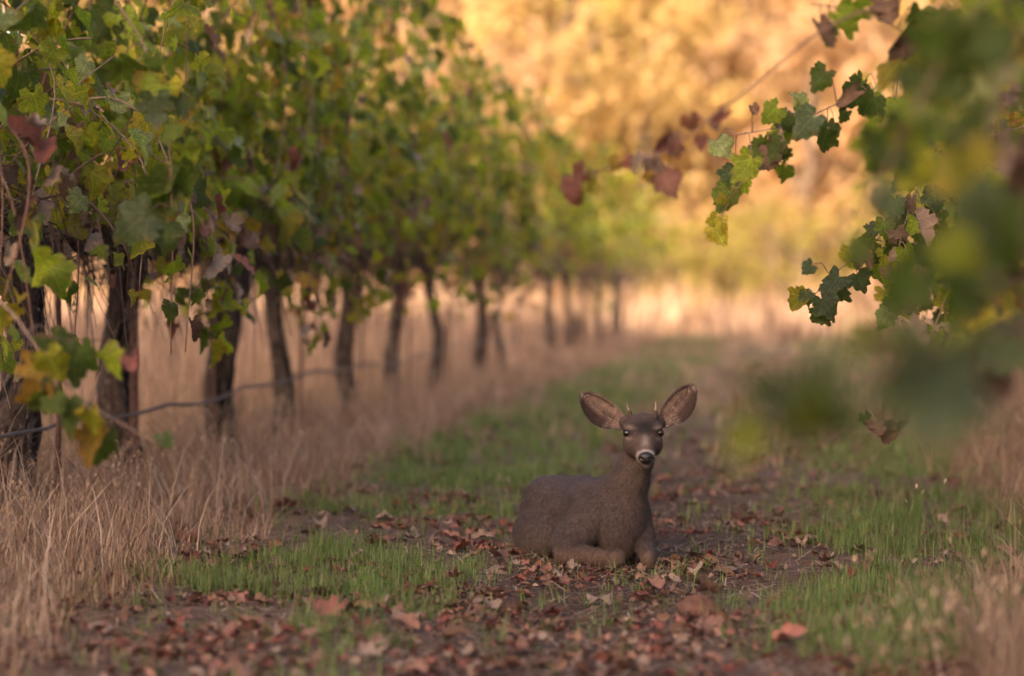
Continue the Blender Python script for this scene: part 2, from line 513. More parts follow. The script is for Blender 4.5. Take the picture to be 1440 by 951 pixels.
def trunk_mesh(r, base_r, h, lean, sides=36, rows=46):
    """gnarled trunk: deep twisting furrows, swollen head and foot"""
    sd_ = r.randrange(10000)
    t = np.linspace(0, 1, rows)
    bx = lean[0] * t + 0.034 * np.sin(t * 6 + r.uniform(0, 6)); by = lean[1] * t + 0.034 * np.sin(t * 4 + r.uniform(0, 6))
    bx -= bx[0]; by -= by[0]
    rad = base_r * (1.22 - 0.5 * t + 0.55 * np.exp(-((t - 0.97) / 0.13) ** 2) + 0.25 * np.exp(-(t / 0.1) ** 2))
    a = np.arange(sides) / sides * 2 * math.pi
    A, Tt = np.meshgrid(a, t)
    tw = r.uniform(-1.2, 1.2)
    fur = vnoise2((A + tw * Tt) * 5.5, Tt * 5, sd_) * 0.5 + vnoise2((A + tw * Tt) * 11, Tt * 9, sd_ + 1) * 0.35 + vnoise2(A * 1.3, Tt * 6, sd_ + 2) * 0.75 - .12
    seam = np.cos(A - 6.2) * 0
    rr = rad[:, None] * (0.55 + 0.68 * fur)
    rr[:, -1] = (rr[:, 0] + rr[:, -2]) / 2
    X = bx[:, None] + np.cos(A) * rr; Y = by[:, None] + np.sin(A) * rr; Z = Tt * h + 0 * A - 0.06 * (1 - Tt)
    V = np.stack([X, Y, Z], -1).reshape(-1, 3)
    i, j = np.meshgrid(np.arange(rows - 1), np.arange(sides), indexing='ij')
    j2 = (j + 1) % sides
    Q = np.stack([i * sides + j, i * sides + j2, (i + 1) * sides + j2, (i + 1) * sides + j], -1).reshape(-1, 4)
    top = len(V); V = np.concatenate([V, [[bx[-1], by[-1], h + 0.02]]])
    k = np.arange(sides); b = (rows - 1) * sides
    T = np.stack([b + k, b + (k + 1) % sides, np.full(sides, top)], 1)
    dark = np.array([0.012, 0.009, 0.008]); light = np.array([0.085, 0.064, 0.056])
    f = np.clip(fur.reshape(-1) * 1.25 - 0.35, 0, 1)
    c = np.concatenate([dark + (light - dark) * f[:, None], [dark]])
    return V, T, Q, c, (bx, by, rad, t)

def bark_flakes(r, spine, h, n):
    bx, by, rad, t = spine
    parts = []
    cols = []
    for _ in range(n):
        u = r.uniform(0.03, 0.97); a = r.uniform(0, 6.28); L = r.uniform(0.06, 0.24); w = r.uniform(0.006, 0.024)
        k = 4; pts = []
        for q in range(k):
            uu = min(max(u + (q / (k - 1) - 0.5) * L / h, 0), 1)
            x = np.interp(uu, t, bx); y = np.interp(uu, t, by); rd = np.interp(uu, t, rad) * 0.95 + 0.006 + 0.030 * (q in (0, k - 1)) * r.random() ** 2
            aa = a + 0.15 * q / k
            for s in (-1, 1):
                a2 = aa + s * w / rd * 0.5 * (1 - 0.5 * (q in (0, k - 1)))
                pts.append((x + math.cos(a2) * rd, y + math.sin(a2) * rd, uu * h))
        V = np.array(pts)
        Q = np.array([(2 * q, 2 * q + 1, 2 * q + 3, 2 * q + 2) for q in range(k - 1)])
        parts.append((V, np.zeros((0, 3), int), Q)); c = r.choice([(0.11, 0.085, 0.073), (0.06, 0.045, 0.038), (0.17, 0.14, 0.122), (0.03, 0.022, 0.019)])
        cols.append(np.tile(c, (len(V), 1)))
    V, T, Q = join(parts)
    return V, T, Q, np.concatenate(cols)

def grape_bunch_mesh(r, n=26, L=0.13):
    ico = []
    g = (1 + 5 ** .5) / 2
    iv = np.array([(-1, g, 0), (1, g, 0), (-1, -g, 0), (1, -g, 0), (0, -1, g), (0, 1, g), (0, -1, -g), (0, 1, -g), (g, 0, -1), (g, 0, 1), (-g, 0, -1), (-g, 0, 1)]) / math.sqrt(1 + g * g)
    it = np.array([(0, 11, 5), (0, 5, 1), (0, 1, 7), (0, 7, 10), (0, 10, 11), (1, 5, 9), (5, 11, 4), (11, 10, 2), (10, 7, 6), (7, 1, 8), (3, 9, 4), (3, 4, 2), (3, 2, 6), (3, 6, 8), (3, 8, 9), (4, 9, 5), (2, 4, 11), (6, 2, 10), (8, 6, 7), (9, 8, 1)])
    parts = [tube([(0, 0, 0.05), (0, 0, 0), (0.005, 0, -L)], [0.003, 0.002, 0.001], 4)]
    cols = [np.tile((0.12, 0.08, 0.05), (len(parts[0][0]), 1))]
    for k in range(n):
        u = r.random(); w = 0.03 * (1 - 0.7 * u) + 0.004
        a = r.uniform(0, 6.28); rad = r.uniform(0.0045, 0.0075)
        c = np.array([math.cos(a) * w, math.sin(a) * w, -u * L])
        parts.append((iv * rad * np.array([1, 1, r.uniform(.8, 1.15)]) + c, it, np.zeros((0, 4), int)))
        cols.append(np.tile(np.array(r.choice([(0.02, 0.016, 0.03), (0.035, 0.022, 0.035), (0.05, 0.03, 0.03)])), (12, 1)))
    V, T, Q = join(parts)
    return mesh_np('grape_bunch', V, T=T, Q=Q, col=np.concatenate(cols), mat=M_GRAPE)
BUNCHES = [grape_bunch_mesh(random.Random(s), 24 + 4 * s, 0.1 + 0.02 * s) for s in range(3)]

CANE_COLS = [(0.16, 0.085, 0.06), (0.2, 0.12, 0.085), (0.11, 0.06, 0.045), (0.24, 0.16, 0.12)]

def cane_part(path, r0, r1, parent, origin, r, name='cane', stalks=()):
    V, T, Q = tube(path - origin, np.linspace(r0, r1, len(path)), 5)
    if len(stalks):                                      # leaf stalks growing out of the cane
        parts = [(V, T, Q)]
        for p in stalks:
            k = int(np.argmin(np.linalg.norm(path - p - np.array([0, 0, .02]), axis=1)))
            a = path[k] - origin; b = np.asarray(p) - origin
            parts.append(tube(smooth_path([a, (a + b) / 2 + (0, 0, .25 * np.linalg.norm(b - a)), b], 5), np.linspace(.0022, .0014, 5), 4))
        V, T, Q = join(parts)
    c = np.tile(r.choice(CANE_COLS), (len(V), 1))
    return link(name, mesh_np(name, V, T=T, Q=Q, col=c, mat=M_CANE), parent)

def put_leaves(leaves, vine, origin, canes, n_ind, r):
    """the leaves that show largest become parts of their cane, the rest one mass"""
    if not leaves:
        return
    P = np.array([l.p for l in leaves])
    px, py, d = proj(P)
    inside = (px > -40) & (px < 1480) & (py > -40) & (py < 991)
    mid = np.median(P[:, 0])
    score = np.array([l.s for l in leaves]) * 3400 / np.maximum(d, 1) / 40 + inside * 3.0 - np.abs(P[:, 0]) * 1.3 + rng.random(len(P)) * 0.7
    order = np.argsort(-score)
    ind = set(order[:n_ind].tolist())
    rest = []
    for k, l in enumerate(leaves):
        if k in ind and inside[k]:
            par = l.cane if l.cane is not None else vine
            o = link('leaf', leaf_mesh(l.dry, l.shape, l.kind, l.ci), par)
            m = Matrix(l.mat().tolist()); m.translation -= Vector(origin)
            o.matrix_local = m
        else:
            rest.append(l)
    if rest:
        link('foliage', leaves_mesh('foliage', rest, origin, r=r), vine, kind='stuff')

def pick_kind(z, r, mood):
    if z < 1.35:
        w = (('brown', .42), ('green', .40), ('yellow', .12), ('red', .06))
    elif z < 1.75:
        w = (('brown', .16), ('green', .74), ('yellow', .07), ('red', .02))
    else:
        w = (('brown', .05), ('green', .87), ('yellow', .06), ('red', .01))
    u = r.random() * 1.0
    for k, p in w:
        if k == 'yellow': p += mood
        if u < p: return k
        u -= p
    return 'green'

def vine(X, Y, label, n_ind, seed, alley, shoots=26, step=0.085, detail=True, group=None, base_r=0.058, special=(), lean=None, top=2.95, width=2.2, reach=1.0):
    r = random.Random(seed)
    z0 = float(height(X, Y))
    org = np.array([X, Y, z0])
    root = thing('grapevine', label, 'grapevine', org, group)
    h = 1.12
    lean = lean or (r.uniform(-.035, .035), r.uniform(-.04, .04))
    V, T, Q, c, spine = trunk_mesh(r, base_r * r.uniform(.9, 1.12), h, lean, 36 if detail else 18, 46 if detail else 18)
    tr = link('trunk', mesh_np('trunk', V, T=T, Q=Q, col=c, mat=M_WOOD), root)
    if detail:
        V, T, Q, c = bark_flakes(r, spine, h, 330)
        link('bark', mesh_np('bark', V, T=T, Q=Q, col=c, mat=M_WOOD, smooth=False), tr, kind='stuff')
    hx, hy = spine[0][-1], spine[1][-1]
    for s in (-1, 1):                                   # the two arms along the row
        pth = smooth_path([(hx, hy, h - 0.1), (hx + r.uniform(-.04, .04), hy + s * 0.2, h + 0.04), (r.uniform(-.08, .08), hy + s * 0.45, h + r.uniform(-.04, .1)), (r.uniform(-.08, .08), s * width * r.uniform(.3, .42), h + r.uniform(-.02, .12))], 14)
        V, T, Q = tube(pth, np.linspace(0.05, 0.02, 14) * np.array([r.uniform(.8, 1.3) for _ in range(14)]), 10, rough=0.35, seed=seed)
        link('arm', mesh_np('arm', V, T=T, Q=Q, col=shade((0.036, 0.026, 0.022), len(V), r, .5), mat=M_WOOD), root)
    # dead twigs and tendrils hanging about the head
    parts = []; cols = []
    for k in range(230 if detail else 60):
        y = r.uniform(-width / 2, width / 2); side = r.choice((-1, 1)); o0 = np.array([hx * .6 + r.uniform(-.1, .1), y, h + r.uniform(-.03, .12)])
        q = o0 + (side * r.uniform(.03, .3), r.uniform(-.15, .15), r.uniform(-.1, .3)); e = q + (side * r.uniform(-.05, .25), r.uniform(-.2, .2), r.uniform(-.6, .1))
        tb = tube(smooth_path([o0, q, e], 7), np.linspace(r.uniform(.003, .006), .0015, 7), 4, cap=False)
        parts.append(tb); cols.append(np.tile(r.choice([(0.03, .02, .018), (.06, .036, .03), (.12, .08, .062), (.22, .155, .12)]), (len(tb[0]), 1)))
    Vt, Tt, Qt = join(parts)
    link('dead_twigs', mesh_np('dead_twigs', Vt, T=Tt, Q=Qt, col=np.concatenate(cols), mat=M_CANE), root, kind='stuff')
    leaves = []; canes = []
    for k in range(shoots):
        y0 = (k + r.random()) / shoots * width - width / 2
        out = alley * (1 if r.random() < 0.66 else -1)
        zt = r.uniform(1.75, top)
        lat = r.uniform(.25, reach)
        zend = r.uniform(1.15, zt - .1)
        hang = k % 3 == 0
        if hang:                                         # short shoot arching out and hanging below the arms
            out = alley if r.random() < .75 else -alley; lat = r.uniform(.2, .9)
            zm = r.uniform(1.3, 1.75)
            ctrl = [(r.uniform(-.06, .06), y0, h + .03), (out * lat * .6, y0 + r.uniform(-.15, .15), zm), (out * lat, y0 + r.uniform(-.2, .2), zm - .2), (out * (lat + r.uniform(-.05, .1)), y0 + r.uniform(-.25, .25), r.uniform(.62, 1.1))]
        elif r.random() < 0.28:                          # upright shoot
            ctrl = [(r.uniform(-.06, .06), y0, h + .05), (out * .12, y0 + r.uniform(-.15, .15), 1.7), (out * lat * .4, y0 + r.uniform(-.3, .3), top - .25), (out * lat * .7, y0 + r.uniform(-.4, .4), top + r.uniform(-.1, .25))]
        else:
            ctrl = [(r.uniform(-.06, .06), y0, h + .05), (out * lat * .25, y0 + r.uniform(-.15, .15), (h + zt) / 2 + .1), (out * lat * .65, y0 + r.uniform(-.3, .3), zt), (out * lat, y0 + r.uniform(-.45, .45), (zt + zend) / 2 + .1), (out * (lat + r.uniform(-.1, .12)), y0 + r.uniform(-.5, .5), zend)]
        pth = smooth_path(ctrl, 26) + org
        cn = cane_part(pth, .006, .0025, root, org, r) if detail or k % 3 == 0 else None
        seg = np.linalg.norm(np.diff(pth, axis=0), axis=1); acc = np.concatenate([[0], np.cumsum(seg)]); Ltot = acc[-1]
        s = r.uniform(.1, .35); side = 1
        mood = r.choice((0, 0, 0, 0, .08, .2))
        while s < Ltot:
            p = np.array([np.interp(s, acc, pth[:, q]) for q in range(3)])
            i = min(int(np.searchsorted(acc, s)), 25); tan = pth[i] - pth[max(i - 1, 0)]; tan /= np.linalg.norm(tan) + 1e-9
            side = -side
            lateral = np.cross(tan, (0, 0, 1)); lateral = lateral / (np.linalg.norm(lateral) + 1e-6) * side
            outv = np.array([out, 0, 0])
            pet = lateral * .6 + outv * .5 + np.array([r.uniform(-.5, .5), r.uniform(-.5, .5), r.uniform(-.2, .5)])
            p = p + pet / np.linalg.norm(pet) * r.uniform(.03, .09)
            z = p[2] - z0
            t = np.array([r.uniform(-.5, .5) + out * .25, r.uniform(-.6, .6), -0.75 + r.uniform(-.35, .5)])
            n = np.array([out * .75 + r.uniform(-.5, .5), -0.25 + r.uniform(-.6, .6), 0.55 + r.uniform(-.5, .5)])
            size = r.uniform(.07, .16) * (1 - .3 * s / Ltot)
            kd = pick_kind(z, r, mood)
            if not (kd == 'brown' and r.random() < .2) and r.random() > (0.15 if z < 1.3 else 0.03):
                leaves.append(mk_leaf(p, t, n, size * (.8 if kd == 'brown' else 1), kd, r, cane=cn))
            s += step * r.uniform(.6, 1.4)
    if detail:
        for k in range(5):
            b = link('grape_bunch', BUNCHES[r.randrange(3)], root)
            b.location = (alley * r.uniform(.02, .3), r.uniform(-.8, .8), r.uniform(.92, 1.22)); b.rotation_euler = (r.uniform(-.2, .2), r.uniform(-.2, .2), r.uniform(0, 6))
    for spn in special:                                  # long shoots that reach into the alley, given as world points
        pth = smooth_path(np.array(spn['pts']), 40)
        lv = spn['leaves'](pth, r)
        cn = cane_part(pth, spn.get('r', .005), .002, root, org, r, 'long_cane', [q[0] for q in lv])
        for (p, kind, size, tdir, nd) in lv:
            leaves.append(mk_leaf(p, tdir, nd, size, kind, r, cane=cn, dry=spn.get('dry')))
    put_leaves(leaves, root, org, canes, n_ind, r)
    return root

def along(u0, u1, n, kinds, size, spread=.05, facing=(0, -1, .3), down=.8):
    """leaves along a shoot between fractions u0 and u1 of its length"""
    def f(pth, r):
        out = []
        for k in range(n):
            u = u0 + (u1 - u0) * (k + r.random()) / n
            i = min(int(u * (len(pth) - 1)), len(pth) - 1)
            p = pth[i] + np.array([r.uniform(-spread, spread), r.uniform(-spread, spread) * 1.3, r.uniform(-spread, spread * .6)])
            kd = r.choice(kinds)
            t = np.array([r.uniform(-.7, .7), r.uniform(-.5, .5), -down + r.uniform(-.3, .4)])
            n_ = np.array(facing) + np.array([r.uniform(-.6, .6), r.uniform(-.4, .4), r.uniform(-.5, .5)])
            out.append((p, kd, size * r.uniform(.55, 1.3), t, n_))
        return out
    return f

G4 = ['deep'] * 4 + ['green', 'green', 'yellow']
# ---- the row with the drip hose
left_px = [30, 192, 312, 405, 492, 560, 617, 670, 715, 775, 802]
left_Y = [on_line(p, LX) for p in left_px]
names_left = ['first staked', 'second staked', 'third staked']
SP_LEFT0 = [
    dict(pts=[(LX + .1, 7.9, 1.3), at(60, -190, 8.2), at(150, -20, 7.7), at(205, 70, 7.5), at(236, 190, 7.4), at(243, 330, 7.4)], r=.005,
         leaves=along(.45, 1.0, 22, ['deep'] * 6 + ['green'] * 4 + ['yellow'], .115, .06)),
    dict(pts=[(LX + .1, 7.6, 1.2), at(-120, 360, 7.3), at(0, 425, 7.0), at(60, 500, 6.9), at(120, 565, 6.9), at(225, 625, 6.9)], r=.005,
         leaves=along(.5, 1.0, 13, ['deep', 'deep', 'green', 'deep', 'green', 'yellow'], .105, .085)),
    dict(pts=[at(40, 470, 6.95), at(100, 478, 6.9), at(150, 480, 6.9), at(185, 500, 6.9)], r=.0025, leaves=along(.2, 1.0, 4, ['deep', 'green', 'red'], .085, .03)),
]
vine(LX, 7.9, 'grapevine whose low leafy shoot hangs over the dry grass in front of the first trunk', 250, 100, 1, special=SP_LEFT0)
ORD = 'none first second third fourth fifth sixth seventh eighth ninth tenth eleventh twelfth thirteenth fourteenth fifteenth sixteenth seventeenth'.split()
ROWL = ['old grapevine with dark shaggy trunk before the vine with the rusty flat post',
        'old grapevine with rusty flat post against its trunk',
        'old grapevine with thin rusty rod beside its leaning forked trunk',
        'slender grapevine next after the one with the thin rod',
        'grapevine with twisted pale barked trunk, second after the one with the thin rod',
        'grapevine third after the one with the thin rod, trunk half hidden by dry grass',
        'grapevine fourth after the one with the thin rod, green shoots low on its trunk',
        'grapevine fifth after the one with the thin rod, with stout dark trunk']
for k, Y in enumerate(left_Y):
    D = Y
    lab = ROWL[k] if k < len(ROWL) else f'grapevine {ORD[k - 2]} after the one with the thin rod, in the hose row'
    n_ind = 290 if k < 4 else (200 if k < 6 else (110 if k < 8 else 40))
    br = [.078, .086, .07, .052, .06, .05, .048, .062, .047, .05, .047][k]
    vine(LX + random.uniform(-.06, .06), Y, lab, n_ind, 200 + k, 1, shoots=39 if k < 6 else 27, step=.072 if k < 4 else (.082 if k < 7 else .11), detail=k < 6,
         group='grapevines in the row with the drip hose', base_r=br, lean=(0.06, .0) if k == 2 else None, width=2.3 if k < 8 else 3.2)
y = left_Y[-1]
nv_l = len(left_Y)
while y < 46:
    y += 2.7; nv_l += 1
    vine(LX + random.uniform(-.06, .06), y, f'grapevine {ORD[nv_l - 3]} after the one with the thin rod, in the hose row', 20, 300 + int(y), 1, shoots=20, step=.13, detail=False,
         group='grapevines in the row with the drip hose', width=3.0)

# ---- the opposite row
SP_R0 = [   # long shoots reaching into the alley above and beside the camera's view
    dict(pts=[(RX - .1, 3.2, 1.25), (1.5, 3.3, 1.9), at(1560, -160, 4.4), at(1440, -60, 4.4), at(1350, 40, 4.4), at(1275, 180, 4.4), at(1215, 310, 4.4)], r=.006,
         leaves=along(.45, 1.0, 13, ['deep', 'deep', 'deep', 'green'], .09, .07)),
    dict(pts=[(RX - .1, 3.6, 1.25), (1.6, 3.5, 1.85), at(1620, -60, 4.0), at(1460, 20, 4.0), at(1400, 160, 3.9), at(1375, 300, 3.9), at(1400, 420, 3.9)], r=.006,
         leaves=along(.38, 1.0, 16, ['deep', 'deep', 'green', 'deep', 'deep'], .10, .09)),
    dict(pts=[(RX - .1, 2.4, 1.2), (1.3, 2.6, 1.3), at(1640, 380, 2.8), at(1420, 450, 2.75), at(1270, 500, 2.7), at(1150, 545, 2.7), at(1050, 590, 2.7)], r=.004,
         leaves=along(.56, 1.0, 14, ['deep', 'deep', 'deep', 'green'], .095, .035, facing=(0, -.5, 1), down=.25)),
    dict(pts=[(RX - .1, 4.2, 1.3), (1.6, 4.4, 2.0), at(1560, 60, 5.0), at(1490, 120, 5.0), at(1450, 260, 5.0), at(1440, 420, 5.0), at(1445, 500, 5.0)], r=.005,
         leaves=along(.4, 1.0, 24, ['deep', 'deep', 'deep', 'green', 'brown'], .11, .12)),
]
vine(RX, 3.4, 'grapevine opposite the hose row whose big blurred leaves hang closest over the grass', 200, 400, -1, special=SP_R0)
SP_R1 = [
    dict(pts=[(RX - .1, 6.4, 1.3), (1.4, 6.4, 2.3), at(1330, -30, 6.6), at(1170, 35, 6.6), at(1075, 108, 6.6), at(1000, 165, 6.6), at(935, 215, 6.6), at(865, 235, 6.6), at(795, 250, 6.6)], r=.004,
         leaves=along(.6, 1.0, 20, ['red', 'red', 'red', 'red', 'brown', 'yellow'], .062, .045)),
    dict(pts=[(RX - .1, 7.6, 1.3), (1.6, 7.7, 2.0), at(1420, 30, 8.1), at(1290, 100, 8.1), at(1190, 140, 8.1), at(1110, 175, 8.1), at(1035, 190, 8.1)], r=.004,
         leaves=along(.45, 1.0, 36, ['deep'] * 5 + ['green'] * 4 + ['brown'], .085, .125)),
    dict(pts=[at(1130, 150, 8.1), at(1085, 195, 8.15), at(1050, 245, 8.2), at(1022, 290, 8.2), at(1008, 325, 8.2)], r=.0025,
         leaves=along(.1, 1.0, 9, ['green'], .075, .025)),
    dict(pts=[(RX - .1, 8.2, 1.25), (1.7, 8.5, 1.75), at(1400, 190, 9.0), at(1290, 260, 9.0), at(1240, 330, 9.0), at(1185, 375, 9.0), at(1145, 415, 9.0)], r=.004,
         leaves=along(.45, 1.0, 32, ['deep'] * 4 + ['green'] * 4 + ['brown'], .085, .11)),
    dict(pts=[at(1300, 240, 8.6), at(1268, 330, 8.6), at(1262, 400, 8.6), at(1262, 470, 8.6)], r=.003,
         leaves=along(.1, 1.0, 12, ['brown', 'brown', 'green'], .08, .05)),
    dict(pts=[at(1330, 420, 8.2), at(1290, 520, 8.2), at(1255, 580, 8.2), at(1215, 572, 8.2)], r=.003,
         leaves=along(.35, 1.0, 12, ['brown', 'brown', 'brown', 'green'], .08, .045)),
    dict(pts=[(RX - .1, 7.2, 1.3), (1.6, 7.1, 2.1), at(1500, 60, 7.2), at(1400, 90, 7.2), at(1300, 60, 7.2), at(1220, 20, 7.2), at(1140, 5, 7.2)], r=.004,
         leaves=along(.4, .95, 24, ['green'] * 4 + ['yellow', 'brown'], .1, .1)),
    dict(pts=[(RX - .1, 7.8, 1.3), (1.6, 8.2, 1.9), at(1480, 200, 9.2), at(1400, 280, 9.2), at(1370, 380, 9.2), at(1350, 470, 9.2)], r=.004,
         leaves=along(.4, 1.0, 44, ['deep'] * 3 + ['green'] * 3 + ['brown'] * 1 + ['yellow'], .095, .15)),
    dict(pts=[(RX - .1, 8.8, 1.3), (1.7, 9.0, 2.0), at(1460, 130, 10), at(1360, 180, 10), at(1300, 300, 10), at(1290, 400, 10)], r=.004,
         leaves=along(.4, 1.0, 50, ['deep'] * 3 + ['green'] * 4 + ['brown'] * 1 + ['yellow'], .095, .14)),
    dict(pts=[(RX - .1, 9.0, 1.3), (1.6, 9.3, 1.9), at(1500, 230, 10.5), at(1420, 300, 10.5), at(1330, 360, 10.5), at(1300, 450, 10.5)], r=.004,
         leaves=along(.4, 1.0, 50, ['deep'] * 3 + ['green'] * 3 + ['brown'] * 2 + ['yellow'], .095, .15)),
    dict(pts=[(RX - .1, 6.8, 1.3), (1.4, 6.6, 1.8), at(1520, 180, 6.6), at(1440, 280, 6.6), at(1400, 400, 6.6), at(1410, 500, 6.6)], r=.004,
         leaves=along(.4, 1.0, 40, ['green'] * 4 + ['brown'] * 2 + ['yellow'], .105, .12)),
    dict(pts=[(RX - .1, 6.2, 1.3), (1.4, 6.0, 2.0), at(1480, -20, 5.6), at(1380, 30, 5.6), at(1310, 110, 5.6), at(1290, 220, 5.6)], r=.004,
         leaves=along(.4, 1.0, 36, ['green'] * 6 + ['yellow'], .11, .10)),
]
vine(RX, 7.4, 'grapevine opposite the hose row with a thin cane of red leaves reaching over the path', 270, 401, -1, special=SP_R1)
RR = ['grapevine opposite the hose row, next after the one with the red leaved cane',
      'grapevine opposite the hose row, second after the one with the red leaved cane',
      'grapevine opposite the hose row, third after the one with the red leaved cane']
for k, Y in enumerate((9.9, 12.4, 15.0, 17.5, 20.0, 22.5, 25.2)):
    vine(RX + random.uniform(-.05, .05), Y, RR[k] if k < 3 else f'grapevine opposite the hose row, {ORD[k + 1]} after the one with the red leaved cane', 220 if 0 < k < 4 else 60, 500 + k, -1,
         shoots=40 if k < 5 else 26, step=.072 if k < 4 else .1, detail=k < 4, group='grapevines in the row opposite the drip hose', reach=1.25)

# ------------------------------------------------------------------ stakes, hose, wire
def stake(X, Y, h, r, label, flat=False, name='metal_stake'):
    z = float(height(X, Y))
    if flat:                                            # T section post: flange and web
        w, t = .045, .006
        prof = [(-w / 2, 0), (w / 2, 0), (w / 2, t), (t / 2, t), (t / 2, w * .8), (-t / 2, w * .8), (-t / 2, t), (-w / 2, t)]
        V = np.array([(x, y_, zz) for zz in (-.2, h) for x, y_ in prof]); n = len(prof)
        Q = [(k, (k + 1) % n, n + (k + 1) % n, n + k) for k in range(n)]
        T = []
        for b in (0, n):
            T += [(b, b + 1, b + 2), (b, b + 2, b + 7), (b + 3, b + 4, b + 5), (b + 3, b + 5, b + 6)]
        V, T, Q = np.array(V), np.array(T), np.array(Q)
        nub = []
        for zz in np.arange(.1, h, .06):                # studs up the flange
            vb = np.array([(x, y_, q) for q in (zz, zz + .02) for x, y_ in ((-.006, 0.001), (.006, 0.001), (.004, -.007), (-.004, -.007))])
            qb = [(0, 1, 5, 4), (1, 2, 6, 5), (2, 3, 7, 6), (3, 0, 4, 7), (4, 5, 6, 7), (3, 2, 1, 0)]
            nub.append((vb, np.zeros((0, 3), int), np.array(qb)))
        V, T, Q = join([(V, T, Q)] + nub)
    else:
        zz = np.linspace(-.2, h, 60)
        pth = np.stack([.012 * np.sin(zz * 2.1), .008 * np.sin(zz * 3), zz], 1)
        V, T, Q = tube(pth, np.where(np.arange(60) % 2, r, r * 1.12), 8)
    c = shade((0.085, 0.04, 0.028), len(V), random, .35)
    o = link(name, mesh_np(name, V, T=T, Q=Q, col=c, mat=M_METAL, smooth=not flat), None, (X, Y, z), label=label, category='stake', group='steel vine stakes')
    return o
stake(LX + .17, left_Y[0] - .06, 1.5, .011, 'dark steel rod by the shaggy trunk before the flat post')
stake(LX + .03, left_Y[1] - .16, 1.7, .01, 'rusty flat steel post against a vine trunk', flat=True)
stake(LX - .02, left_Y[2] - .14, 1.6, .0125, 'thin rusty steel rod beside a leaning forked vine trunk')
for k in range(3, 9):
    stake(LX + .09, left_Y[k] - .08, 1.5, .010, 'thin rusty rod at a slimmer trunk beyond the forked vine')

hx = []
for Y in np.linspace(6, 42, 120):
    k = np.interp(Y, left_Y, np.arange(len(left_Y)))
    sag = .03 * math.sin(math.pi * (k % 1)) if left_Y[0] < Y < left_Y[-1] else .04
    hx.append((LX + .14 + .025 * math.sin(Y * 1.7), Y, .47 - sag + .02 * math.sin(Y * .9)))
V, T, Q = tube(np.array(hx), .0085, 8)
hose = link('drip_hose', mesh_np('drip_hose', V, T=T, Q=Q, col=shade((0.12, 0.095, 0.085), len(V), random, .2), mat=M_HOSE), None, label='grey weathered drip hose strung low along the vine trunks', category='hose')
for X, nm in ((LX, 'along the row with the drip hose'), (RX, 'along the row opposite the drip hose')):
    for z, lv in ((1.22, 'lower'), (1.75, 'upper')):
        pts = np.array([(X + .02, Y, z + .06 - .012 * math.sin(Y * 1.2)) for Y in np.linspace(1, 46, 60)])
        V, T, Q = tube(pts, .0016, 5)
        link('trellis_wire', mesh_np('trellis_wire', V, T=T, Q=Q, col=np.tile((.16, .15, .14), (len(V), 1)), mat=M_HOSE), None, label=f'{lv} thin steel trellis wire {nm}', category='wire')

# ------------------------------------------------------------------ grass
def blades(P, H, lean, W, col, mat, name, label=None, curve=1.0, az=None, obj=None):
    n = len(P)
    a = rng.random(n) * 2 * math.pi if az is None else az
    d = np.stack([np.cos(a), np.sin(a)], 1)
    sdir = np.stack([-d[:, 1], d[:, 0]], 1)
    ts = np.array([0, .4, .75, 1.0])
    V = np.zeros((n, 7, 3))
    for q, t in enumerate(ts):
        off = lean * t ** (1.6 * curve)
        zz = H * t * np.sqrt(np.clip(1 - (lean / np.maximum(H, 1e-3) * .55 * t) ** 2, .15, 1))
        c = P + np.concatenate([d * off[:, None], zz[:, None]], 1)
        if q < 3:
            w = (W * (1, .9, .6)[q] * .5)[:, None]
            V[:, 2 * q] = c; V[:, 2 * q + 1] = c
            V[:, 2 * q, :2] -= sdir * w; V[:, 2 * q + 1, :2] += sdir * w
        else:
            V[:, 6] = c
    b = (np.arange(n) * 7)[:, None]
    Q = np.concatenate([b + np.array([[0, 1, 3, 2]]), b + np.array([[2, 3, 5, 4]])])
    T = b + np.array([[4, 5, 6]])
    C = np.repeat(col, 7, axis=0)
    me = mesh_np(name, V.reshape(-1, 3), T=T, Q=Q, col=C, mat=mat)
    tips = V[:, 6]
    if obj is not False:
        link(name, me, None, kind='stuff', label=label)
    return me, tips, V

def palette(n, cols, var=.25):
    c = np.array(cols)[rng.integers(0, len(cols), n)]
    return c * (1 + var * (rng.random((n, 1)) * 2 - 1))

def scatter(n, x0, x1, y0, y1, dens, ypow=1.0):
    """points in a box thinned by a density function; denser towards small y when ypow > 1"""
    u = rng.random(n)
    y = 1 / ((1 - u) / y0 ** ypow + u / y1 ** ypow) ** (1 / ypow) if ypow else y0 + (y1 - y0) * u
    x = x0 + (x1 - x0) * rng.random(n)
    keep = rng.random(n) < dens(x, y)
    x, y = x[keep], y[keep]
    return np.stack([x, y, height(x, y) - .004], 1)

def tufts(C, per, spread):
    """blades gathered in tufts that open outwards"""
    m = len(C); P = np.repeat(C, per, 0); k_ = m * per
    a = rng.random(k_) * 6.28; d_ = np.abs(rng.normal(0, 1, k_)) * np.repeat(spread * rng.uniform(.5, 1.6, m), per)
    P[:, 0] += np.cos(a) * d_; P[:, 1] += np.sin(a) * d_
    P[:, 2] = height(P[:, 0], P[:, 1]) - .004
    bias = np.repeat(rng.random(m) * 6.28, per)          # the whole tuft is bent one way
    ax_ = np.cos(a) + .9 * np.cos(bias); ay_ = np.sin(a) + .9 * np.sin(bias)
    return P, np.arctan2(ay_, ax_) + rng.normal(0, .4, k_), np.repeat(rng.uniform(.5, 1.25, m), per), np.repeat(rng.uniform(.8, 1.2, m), per)

